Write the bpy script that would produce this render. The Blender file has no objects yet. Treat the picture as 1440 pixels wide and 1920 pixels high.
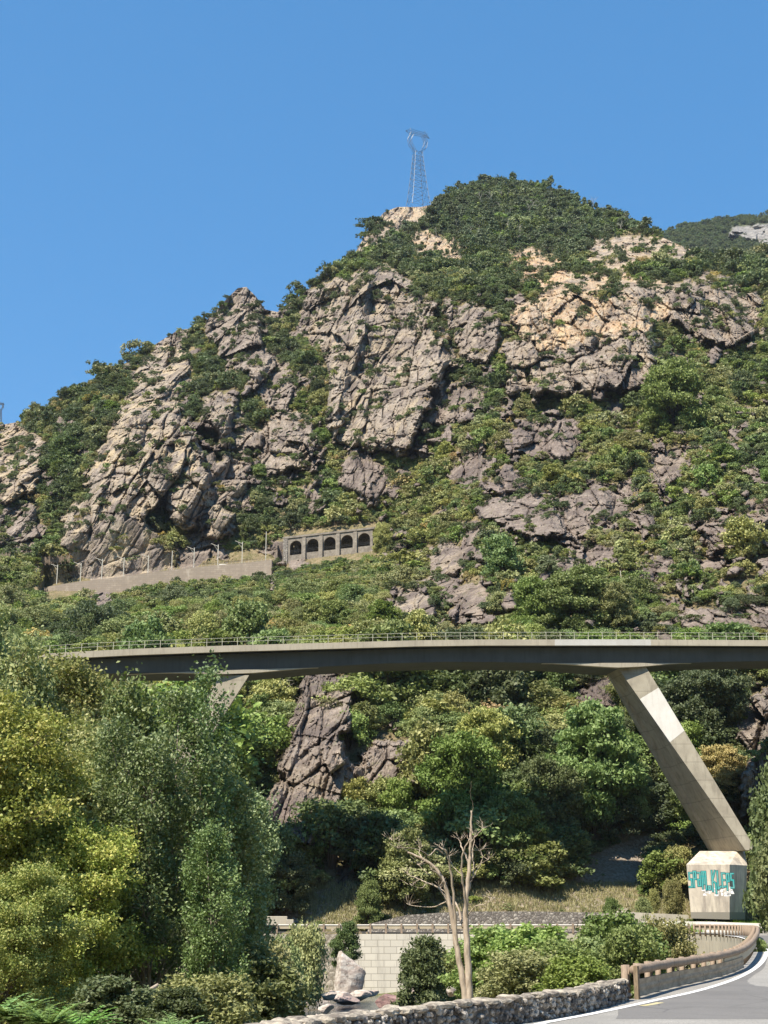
import bpy, math, random, time
import numpy as np
from mathutils import Vector
T0 = time.time()
sc = bpy.context.scene
COL = sc.collection

# ------------------------------------------------------------------ camera
F = 2660.0                    # focal length measured in pixels of the 1440 x 1920 photograph
PITCH = math.atan(765 / F)    # eye level sits at row 1725
cam = bpy.data.cameras.new('camera')
cam.sensor_fit = 'VERTICAL'; cam.sensor_height = 24; cam.lens = F / 1920 * 24
cam.clip_start = 0.5; cam.clip_end = 8000
co = bpy.data.objects.new('camera', cam); COL.objects.link(co)
co.location = (0, 0, 0); co.rotation_euler = (math.pi / 2 + PITCH, 0, 0)
sc.camera = co

# ------------------------------------------------------------------ sky and sun
SUN_EL, SUN_AZ = math.radians(55), math.radians(41)   # azimuth: how far left of straight behind the camera
S = Vector((-math.sin(SUN_AZ) * math.cos(SUN_EL), -math.cos(SUN_AZ) * math.cos(SUN_EL), math.sin(SUN_EL)))
w = bpy.data.worlds.new("World"); sc.world = w; w.use_nodes = True
nt = w.node_tree; nt.nodes.clear()
sky = nt.nodes.new('ShaderNodeTexSky'); sky.sky_type = 'NISHITA'; sky.sun_disc = False
sky.sun_elevation = SUN_EL
sky.sun_rotation = math.atan2(S.x, S.y)
sky.altitude = 2000; sky.air_density = 1.0; sky.dust_density = 0.0; sky.ozone_density = 8.0
bg = nt.nodes.new('ShaderNodeBackground'); bg.inputs['Strength'].default_value = 0.15
ow = nt.nodes.new('ShaderNodeOutputWorld')
gm = nt.nodes.new('ShaderNodeGamma'); gm.inputs[1].default_value = 0.5
hv = nt.nodes.new('ShaderNodeHueSaturation'); hv.inputs['Saturation'].default_value = 1.62; hv.inputs['Value'].default_value = 1.54
nt.links.new(sky.outputs[0], gm.inputs[0]); nt.links.new(gm.outputs[0], hv.inputs['Color']); nt.links.new(hv.outputs[0], bg.inputs[0]); nt.links.new(bg.outputs[0], ow.inputs[0])
sl = bpy.data.lights.new('sun', 'SUN'); sl.energy = 5.0; sl.angle = math.radians(0.53); sl.color = (1.0, 0.905, 0.77)
so = bpy.data.objects.new('sun', sl); COL.objects.link(so)
so.rotation_euler = S.to_track_quat('Z', 'Y').to_euler()
sc.view_settings.view_transform = 'Standard'; sc.view_settings.look = 'None'
sc.view_settings.exposure = 0.88; sc.view_settings.gamma = 1.0
sc.cycles.max_bounces = 5; sc.cycles.diffuse_bounces = 4; sc.cycles.glossy_bounces = 2
sc.cycles.transmission_bounces = 3; sc.cycles.caustics_reflective = False; sc.cycles.caustics_refractive = False
sc.cycles.use_denoising = True; sc.cycles.denoiser = 'OPENIMAGEDENOISE'; sc.cycles.denoising_input_passes = 'RGB_ALBEDO_NORMAL'; sc.cycles.denoising_prefilter = 'ACCURATE'

# ------------------------------------------------------------------ pixel -> point
cP, sP = math.cos(PITCH), math.sin(PITCH)
def at(px, py, Y):
    """world point at forward distance Y seen at photograph pixel (px, py)"""
    cx = (px - 720) / F; cy = -(py - 960) / F
    dy = cP - sP * cy; dz = sP + cP * cy
    return Vector((cx * Y / dy, Y, dz * Y / dy))
def at_np(px, py, Y):
    cx = (px - 720) / F; cy = -(py - 960) / F
    dy = cP - sP * cy; dz = sP + cP * cy
    return cx * Y / dy, Y, dz * Y / dy
def pix(X, Y, Z):
    fw = Y * cP + Z * sP; up = -Y * sP + Z * cP
    return 720 + F * X / fw, 960 - F * up / fw

# ------------------------------------------------------------------ noise
_rs = np.random.RandomState(7)
_perm = np.concatenate([_rs.permutation(256)] * 3)
_gr = _rs.normal(size=(256, 3)); _gr /= np.linalg.norm(_gr, axis=1)[:, None]
def perlin(x, y, z):
    x, y, z = np.broadcast_arrays(np.asarray(x, float), np.asarray(y, float), np.asarray(z, float))
    xi = np.floor(x).astype(int); yi = np.floor(y).astype(int); zi = np.floor(z).astype(int)
    xf = x - xi; yf = y - yi; zf = z - zi
    u = xf**3 * (xf * (xf * 6 - 15) + 10); v = yf**3 * (yf * (yf * 6 - 15) + 10); ww = zf**3 * (zf * (zf * 6 - 15) + 10)
    xi &= 255; yi &= 255; zi &= 255
    out = 0
    for dx in (0, 1):
        a = _perm[xi + dx]; wx = u if dx else 1 - u
        for dy in (0, 1):
            b = _perm[a + yi + dy]; wy = v if dy else 1 - v
            for dz in (0, 1):
                g = _gr[_perm[b + zi + dz] & 255]
                out = out + wx * wy * (ww if dz else 1 - ww) * (g[..., 0] * (xf - dx) + g[..., 1] * (yf - dy) + g[..., 2] * (zf - dz))
    return out * 1.5
def fbm(x, y, z, o=4, l=2.1, g=0.5):
    s = 0; a = 1.0
    for i in range(o):
        s = s + a * perlin(x + 17.3 * i, y + 5.1 * i, z - 9.7 * i); a *= g; x = x * l; y = y * l; z = z * l
    return s
def facets(s, t, seed=0, tilt=1.0):
    """broken rock: every cell of a jittered grid is a plane tilted its own way; returns height, distance to the joint"""
    si = np.floor(s).astype(int); ti = np.floor(t).astype(int)
    b1 = np.full(s.shape, 9.0); b2 = np.full(s.shape, 9.0); h = np.zeros(s.shape)
    for i in (-1, 0, 1):
        for j in (-1, 0, 1):
            k = _perm[_perm[(si + i + seed) & 255] + ((ti + j) & 255)] & 255
            cx = si + i + 0.5 + 0.45 * _gr[k, 0]; cy = ti + j + 0.5 + 0.45 * _gr[k, 1]
            dx = s - cx; dy = t - cy; d = dx * dx + dy * dy
            hh = tilt * (_gr[k, 2] * dx * 0.9 + _gr[(k + 31) & 255, 0] * dy * 0.9) + 0.42 * _gr[(k + 77) & 255, 1]
            m = d < b1
            b2 = np.where(m, b1, np.minimum(b2, d)); h = np.where(m, hh, h); b1 = np.where(m, d, b1)
    return h, np.sqrt(b2) - np.sqrt(b1)
def saw(x, r=0.86):
    """rises slowly from left to right and drops back sharply"""
    f = x - np.floor(x)
    return np.where(f < r, f / r, (1 - f) / (1 - r))
def sstep(a, b, x):
    t = np.clip((x - a) / (b - a), 0, 1); return t * t * (3 - 2 * t)

# ------------------------------------------------------------------ objects
def fast_mesh(name, V, Q, mats=(), mi=None, attrs=None, smooth=False):
    me = bpy.data.meshes.new(name)
    V = np.asarray(V, np.float32); Q = np.asarray(Q, np.int32); k = Q.shape[1]
    me.vertices.add(len(V)); me.vertices.foreach_set('co', V.ravel())
    me.loops.add(Q.size); me.loops.foreach_set('vertex_index', Q.ravel())
    me.polygons.add(len(Q)); me.polygons.foreach_set('loop_start', np.arange(0, Q.size, k, dtype=np.int32))
    me.polygons.foreach_set('loop_total', np.full(len(Q), k, np.int32))
    if mi is not None: me.polygons.foreach_set('material_index', np.asarray(mi, np.int32))
    me.polygons.foreach_set('use_smooth', np.full(len(Q), smooth, bool))
    for m in mats: me.materials.append(m)
    for n, a in (attrs or {}).items():
        at_ = me.attributes.new(n, 'FLOAT', 'POINT'); at_.data.foreach_set('value', np.asarray(a, np.float32))
    me.update(calc_edges=True)
    return me
def link(name, me, parent=None, loc=None):
    o = bpy.data.objects.new(name, me); COL.objects.link(o)
    if parent is not None: o.parent = parent
    if loc is not None: o.location = loc
    return o
def tag(o, label=None, cat=None, group=None, kind=None):
    if label: o['label'] = label
    if cat: o['category'] = cat
    if group: o['group'] = group
    if kind: o['kind'] = kind
    return o
def empty(name, loc=(0, 0, 0), rz=0, label=None, cat=None, group=None):
    o = bpy.data.objects.new(name, None); COL.objects.link(o); o.location = loc; o.rotation_euler.z = rz
    o.empty_display_size = 0.1
    return tag(o, label, cat, group)

class MB:
    """collects shapes and links them as ONE mesh object"""
    def __init__(self): self.v = []; self.f = []; self.m = []; self.cur = 0
    def add(self, vs, fs):
        b = len(self.v); self.v += [tuple(p) for p in vs]
        self.f += [tuple(b + i for i in f) for f in fs]; self.m += [self.cur] * len(fs); return self
    def hexa(self, c):      # eight corners: bottom loop of four, top loop of four
        return self.add(c, [(3, 2, 1, 0), (4, 5, 6, 7), (0, 1, 5, 4), (1, 2, 6, 5), (2, 3, 7, 6), (3, 0, 4, 7)])
    def box(self, c, s, ax=(1, 0, 0), up=(0, 0, 1), bev=0.0):
        c = Vector(c); X = Vector(ax).normalized(); U = Vector(up); Y = U.cross(X).normalized(); Z = X.cross(Y).normalized()
        hx, hy, hz = s[0] / 2, s[1] / 2, s[2] / 2
        if bev <= 0:
            return self.hexa([c + X * a * hx + Y * b * hy + Z * d * hz for d in (-1, 1) for a, b in ((-1, -1), (1, -1), (1, 1), (-1, 1))])
        lo = []
        for d, ins in ((-hz, bev), (-hz + bev, 0), (hz - bev, 0), (hz, bev)):
            lo.append([c + X * a * (hx - ins) + Y * b * (hy - ins) + Z * d for a, b in ((-1, -1), (1, -1), (1, 1), (-1, 1))])
        return self.loft(lo)
    def loft(self, loops, cap=True):
        n = len(loops[0]); b = 0; vs = [p for l in loops for p in l]; fs = []
        for i in range(len(loops) - 1):
            for j in range(n):
                k = (j + 1) % n
                fs.append((i * n + j, i * n + k, (i + 1) * n + k, (i + 1) * n + j))
        if cap: fs += [tuple(range(n))[::-1], tuple((len(loops) - 1) * n + j for j in range(n))]
        return self.add(vs, fs)
    def tube(self, pts, r, n=8):
        pts = [Vector(p) for p in pts]; rs = r if isinstance(r, (list, tuple)) else [r] * len(pts)
        loops = []
        for i, p in enumerate(pts):
            d = (pts[min(i + 1, len(pts) - 1)] - pts[max(i - 1, 0)]).normalized()
            a = d.cross(Vector((0.13, 0.29, 1)) if abs(d.z) < 0.9 else Vector((1, 0.1, 0))).normalized(); b = d.cross(a)
            loops.append([p + (a * math.cos(2 * math.pi * k / n) + b * math.sin(2 * math.pi * k / n)) * rs[i] for k in range(n)])
        return self.loft(loops)
    def ribbon(self, pts, prof):
        """sweep a closed profile [(side, up)...] along a plan polyline"""
        pts = [Vector(p) for p in pts]; loops = []
        for i, p in enumerate(pts):
            d = pts[min(i + 1, len(pts) - 1)] - pts[max(i - 1, 0)]; d.z = 0; d.normalize()
            nrm = Vector((d.y, -d.x, 0))
            loops.append([p + nrm * a + Vector((0, 0, 1)) * b for a, b in prof])
        return self.loft(loops)
    def build(self, name, mats, parent=None, smooth=False, loc=None):
        me = bpy.data.meshes.new(name); me.from_pydata([tuple(v) for v in self.v], [], self.f)
        if not isinstance(mats, (list, tuple)): mats = [mats]
        for m in mats: me.materials.append(m)
        me.polygons.foreach_set('material_index', self.m)
        if smooth: me.polygons.foreach_set('use_smooth', [True] * len(self.f))
        me.update()
        import bmesh
        bm = bmesh.new(); bm.from_mesh(me); bmesh.ops.recalc_face_normals(bm, faces=bm.faces); bm.to_mesh(me); bm.free()
        return link(name, me, parent, loc)

def smooth_path(pts, n=8):
    """Catmull-Rom through points"""
    pts = [Vector(p) for p in pts]; out = []
    for i in range(len(pts) - 1):
        a = pts[max(i - 1, 0)]; b = pts[i]; c = pts[i + 1]; d = pts[min(i + 2, len(pts) - 1)]
        for k in range(n):
            t = k / n
            out.append(0.5 * ((2 * b) + (c - a) * t + (2 * a - 5 * b + 4 * c - d) * t * t + (3 * b - a - 3 * c + d) * t**3))
    return out + [pts[-1]]
def resample(pts, step):
    out = [pts[0].copy()]; acc = 0
    for a, b in zip(pts, pts[1:]):
        L = (b - a).length; d = step - acc
        while d <= L:
            out.append(a.lerp(b, d / L)); d += step
        acc = (acc + L) % step if L else acc
    return out

# ------------------------------------------------------------------ materials
class NT:
    def __init__(self, name):
        self.m = bpy.data.materials.new(name); self.m.use_nodes = True; self.t = self.m.node_tree; self.t.nodes.clear()
        self.out = self.n('ShaderNodeOutputMaterial')
    def n(self, ty, **kw):
        nd = self.t.nodes.new(ty)
        for k, v in kw.items():
            if hasattr(nd, k): setattr(nd, k, v)
        return nd
    def l(self, a, b): self.t.links.new(a, b)
    def coord(self, which='Object', scale=(1, 1, 1), rot=(0, 0, 0)):
        c = self.n('ShaderNodeTexCoord'); mp = self.n('ShaderNodeMapping')
        mp.inputs['Scale'].default_value = scale; mp.inputs['Rotation'].default_value = rot
        self.l(c.outputs[which], mp.inputs[0]); return mp.outputs[0]
    def noise(self, vec, scale, detail=5, rough=0.55, dist=0.0):
        x = self.n('ShaderNodeTexNoise'); x.inputs['Scale'].default_value = scale; x.inputs['Detail'].default_value = detail
        x.inputs['Roughness'].default_value = rough; x.inputs['Distortion'].default_value = dist
        self.l(vec, x.inputs['Vector']); return x.outputs['Fac']
    def voro(self, vec, scale, feature='F1', out='Distance'):
        x = self.n('ShaderNodeTexVoronoi'); x.feature = feature; x.inputs['Scale'].default_value = scale
        self.l(vec, x.inputs['Vector']); return x.outputs[out]
    def ramp(self, fac, stops, interp='LINEAR'):
        r = self.n('ShaderNodeValToRGB'); r.color_ramp.interpolation = interp
        e = r.color_ramp.elements
        while len(e) < len(stops): e.new(0.5)
        for i, (p, c) in enumerate(stops):
            e[i].position = p; e[i].color = (c, c, c, 1) if isinstance(c, (int, float)) else (*c, 1)
        self.l(fac, r.inputs[0]); return r.outputs[0]
    def mix(self, fac, a, b, mode='MIX'):
        x = self.n('ShaderNodeMix'); x.data_type = 'RGBA'; x.blend_type = mode
        for s, v in ((0, fac), (6, a), (7, b)):
            if isinstance(v, bpy.types.NodeSocket): self.l(v, x.inputs[s])
            elif isinstance(v, (int, float)): x.inputs[s].default_value = v if s == 0 else (v, v, v, 1)
            else: x.inputs[s].default_value = (*v, 1)
        return x.outputs[2]
    def math(self, op, a, b=0.0, clamp=False):
        x = self.n('ShaderNodeMath'); x.operation = op; x.use_clamp = clamp
        for i, v in enumerate((a, b)):
            if isinstance(v, bpy.types.NodeSocket): self.l(v, x.inputs[i])
            else: x.inputs[i].default_value = v
        return x.outputs[0]
    def attr(self, name, typ='GEOMETRY'):
        a = self.n('ShaderNodeAttribute'); a.attribute_type = typ; a.attribute_name = name; return a.outputs['Fac']
    def finish(self, col, rough=0.9, bump=None, bstr=0.5, bdist=0.1, spec=0.3, metal=0.0):
        p = self.n('ShaderNodeBsdfPrincipled')
        if isinstance(col, bpy.types.NodeSocket): self.l(col, p.inputs['Base Color'])
        else: p.inputs['Base Color'].default_value = (*col, 1)
        if isinstance(rough, bpy.types.NodeSocket): self.l(rough, p.inputs['Roughness'])
        else: p.inputs['Roughness'].default_value = rough
        p.inputs['Specular IOR Level'].default_value = spec; p.inputs['Metallic'].default_value = metal
        if bump is not None:
            b = self.n('ShaderNodeBump'); b.inputs['Strength'].default_value = bstr; b.inputs['Distance'].default_value = bdist
            self.l(bump, b.inputs['Height']); self.l(b.outputs[0], p.inputs['Normal'])
        self.l(p.outputs[0], self.out.inputs[0]); return self.m

def concrete(name, base, dark, streak=0.5, scale=0.35, boards=0.0, fine=1.6):
    k = NT(name); v = k.coord()
    n1 = k.noise(v, scale, 6, 0.6); n2 = k.noise(k.coord(scale=(1, 1, 0.12)), fine, 5, 0.65); n3 = k.noise(v, 14, 3)
    c = k.mix(k.ramp(n1, [(0.35, 0), (0.7, 1)]), base, tuple(0.5 * (a + b) for a, b in zip(base, dark)))
    c = k.mix(k.math('MULTIPLY', k.ramp(n2, [(0.5, 0), (0.72, 1)]), streak), c, dark)
    c = k.mix(k.math('MULTIPLY', n3, 0.25), c, tuple(x * 0.6 for x in base))
    if boards:
        bz = k.n('ShaderNodeSeparateXYZ'); k.l(k.coord(), bz.inputs[0])
        f = k.math('FRACT', k.math('MULTIPLY', bz.outputs[2], boards))
        c = k.mix(k.ramp(f, [(0.0, 0.45), (0.06, 0)]), c, tuple(x * 0.55 for x in dark))
    return k.finish(c, 0.9, n3, 0.3, 0.03)
def leaf_mat(name, c1, c2, c3, hue=0.0, trans=0.25, gloss=0.25, gain=1.8):
    """leaf colour varies by leaf (attribute tone), by plant and by patches"""
    k = NT(name); oi = k.n('ShaderNodeObjectInfo'); c1, c2, c3 = [tuple(min(.6, x * gain) for x in c_) for c_ in (c1, c2, c3)]
    c = k.ramp(k.attr('tone'), [(0.0, c1), (0.45, c2), (1.0, c3)])
    hs = k.n('ShaderNodeHueSaturation'); k.l(c, hs.inputs['Color'])
    k.l(k.math('ADD', 0.478 + hue, k.math('MULTIPLY', oi.outputs['Random'], 0.040)), hs.inputs['Hue'])
    r2 = k.math('FRACT', k.math('MULTIPLY', oi.outputs['Random'], 7.31))
    k.l(k.math('ADD', 0.74, k.math('MULTIPLY', r2, 0.55)), hs.inputs['Value'])
    r3 = k.math('FRACT', k.math('MULTIPLY', oi.outputs['Random'], 23.7))
    k.l(k.math('ADD', 0.8, k.math('MULTIPLY', r3, 0.28)), hs.inputs['Saturation'])
    p = k.n('ShaderNodeBsdfPrincipled'); k.l(hs.outputs[0], p.inputs['Base Color'])
    p.inputs['Roughness'].default_value = 0.5; p.inputs['Specular IOR Level'].default_value = gloss
    tr = k.n('ShaderNodeBsdfTranslucent'); k.l(k.mix(0.35, hs.outputs[0], (0.20, 0.26, 0.03)), tr.inputs[0])
    mx = k.n('ShaderNodeMixShader'); mx.inputs[0].default_value = trans
    k.l(p.outputs[0], mx.inputs[1]); k.l(tr.outputs[0], mx.inputs[2]); k.l(mx.outputs[0], k.out.inputs[0])
    return k.m

M = {}
M['concrete'] = concrete('bridge_concrete', (0.38, 0.345, 0.27), (0.15, 0.13, 0.10), 0.7, .45, .42)
M['fascia'] = concrete('edge_beam_concrete', (0.52, 0.465, 0.365), (0.25, 0.215, 0.165), 0.55, .2, 0, 3.2)
M['fresh'] = concrete('fresh_white_concrete', (0.66, 0.645, 0.60), (0.42, 0.39, 0.34), 0.4)
M['oldwall'] = concrete('pale_concrete', (0.50, 0.46, 0.37), (0.22, 0.195, 0.16), 0.65, 0.25)
M['whitewall'] = concrete('white_concrete', (0.78, 0.76, 0.70), (0.45, 0.41, 0.36), 0.3)
M['shadecon'] = concrete('shaded_girder_concrete', (0.105, 0.108, 0.10), (0.06, 0.058, 0.052), 0.5)  # base colour darkened to paint in the shade under the deck overhang
def bark(name, a, b):
    k = NT(name); v = k.coord(scale=(1, 1, 0.25)); n = k.noise(v, 9, 5, 0.65)
    return k.finish(k.mix(k.ramp(n, [(0.35, 0), (0.65, 1)]), a, b), 0.9, n, 0.6, 0.03)
M['bark'] = bark('bark', (0.16, 0.12, 0.085), (0.07, 0.055, 0.04))
M['paletrunk'] = bark('pale_bark', (0.42, 0.37, 0.30), (0.24, 0.20, 0.16))
M['deadwood'] = bark('dead_wood', (0.50, 0.42, 0.33), (0.30, 0.24, 0.18))
M['snag'] = bark('grey_dead_wood', (0.42, 0.39, 0.34), (0.30, 0.27, 0.23))
M['log'] = bark('weathered_log', (0.36, 0.28, 0.21), (0.20, 0.15, 0.11))
M['board'] = bark('brown_panel', (0.30, 0.23, 0.15), (0.13, 0.095, 0.06))
k = NT('galvanised_steel'); M['steel'] = k.finish((0.42, 0.43, 0.42), 0.45, spec=0.5, metal=0.4)
k = NT('pylon_steel'); M['pylon'] = k.finish((0.13, 0.155, 0.19), 0.5, spec=0.4, metal=0.2)
k = NT('weathered_rail_paint'); M['railing'] = k.finish((0.52, 0.50, 0.40), 0.5)
k = NT('guardrail_beam'); M['beam'] = k.finish(k.mix(k.noise(k.coord(), 1.3), (0.36, 0.30, 0.20), (0.48, 0.43, 0.33)), 0.6)
k = NT('mast_paint'); M['mast'] = k.finish((0.50, 0.48, 0.41), 0.6)
k = NT('dark_wire'); M['wire'] = k.finish((0.12, 0.12, 0.12), 0.6)
k = NT('teal_spray'); M['teal'] = k.finish(k.mix(k.ramp(k.noise(k.coord(), 2.5, 6, .75), [(.4, .7), (.58, 0)]), (0.04, 0.40, 0.38), (0.20, 0.36, 0.33)), 0.8)
k = NT('dark_teal_spray'); M['darkteal'] = k.finish((0.012, 0.09, 0.11), 0.7)
k = NT('white_spray'); M['whitespray'] = k.finish((0.8, 0.8, 0.78), 0.7)
# ------------------------------------------------------------------ the hillside: one real surface, finest where the photograph looks
SKY = [(-420, 890), (-200, 850), (-60, 800), (0, 797), (40, 790), (80, 778), (120, 752), (180, 714), (250, 672), (300, 640), (335, 618),
       (365, 616), (400, 590), (425, 560), (446, 540), (462, 538), (480, 556), (497, 580), (520, 585), (545, 566), (600, 527), (655, 500),
       (668, 470), (690, 432), (720, 398), (745, 388), (790, 388), (825, 380), (850, 366), (880, 352), (940, 344), (1000, 350), (1050, 362), (1075, 378),
       (1120, 396), (1170, 412), (1230, 440), (1290, 466), (1340, 478), (1440, 482), (1600, 488), (1860, 500)]
_sx = np.array([p[0] for p in SKY], float); _sy = np.array([p[1] for p in SKY], float)
DEP = {
 -420: [(1760, 189), (1600, 215), (1300, 300), (1120, 400), (1060, 420), (950, 480), (890, 560)],
 0:    [(1760, 189), (1600, 212), (1500, 232), (1250, 300), (1125, 390), (1095, 399), (1060, 408), (900, 475), (800, 560)],
 250:  [(1760, 189), (1600, 208), (1500, 228), (1250, 290), (1120, 384), (1088, 404), (1060, 408), (900, 440), (780, 470), (672, 560)],
 500:  [(1760, 189), (1600, 205), (1500, 222), (1250, 270), (1095, 378), (1055, 402), (900, 436), (800, 462), (700, 500), (580, 570)],
 720:  [(1760, 189), (1600, 205), (1400, 230), (1250, 258), (1100, 335), (1045, 385), (1000, 402), (850, 430), (700, 470), (520, 535), (480, 575), (395, 660)],
 950:  [(1760, 189), (1690, 196), (1600, 206), (1400, 232), (1250, 258), (1100, 300), (1000, 335), (850, 385), (740, 418), (600, 450), (540, 475), (500, 560), (345, 730)],
 1200: [(1760, 189), (1700, 196), (1600, 212), (1400, 226), (1250, 246), (1100, 285), (1000, 316), (850, 368), (740, 408), (640, 436), (540, 466), (500, 520), (430, 640), (412, 680)],
 1440: [(1760, 189), (1700, 196), (1600, 206), (1400, 214), (1250, 234), (1100, 272), (1000, 302), (850, 352), (700, 415), (640, 445), (540, 490), (500, 540), (476, 640)],
 1860: [(1760, 189), (1600, 200), (1400, 212), (1250, 230), (1000, 300), (700, 415), (540, 500), (480, 640)],
}
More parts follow.
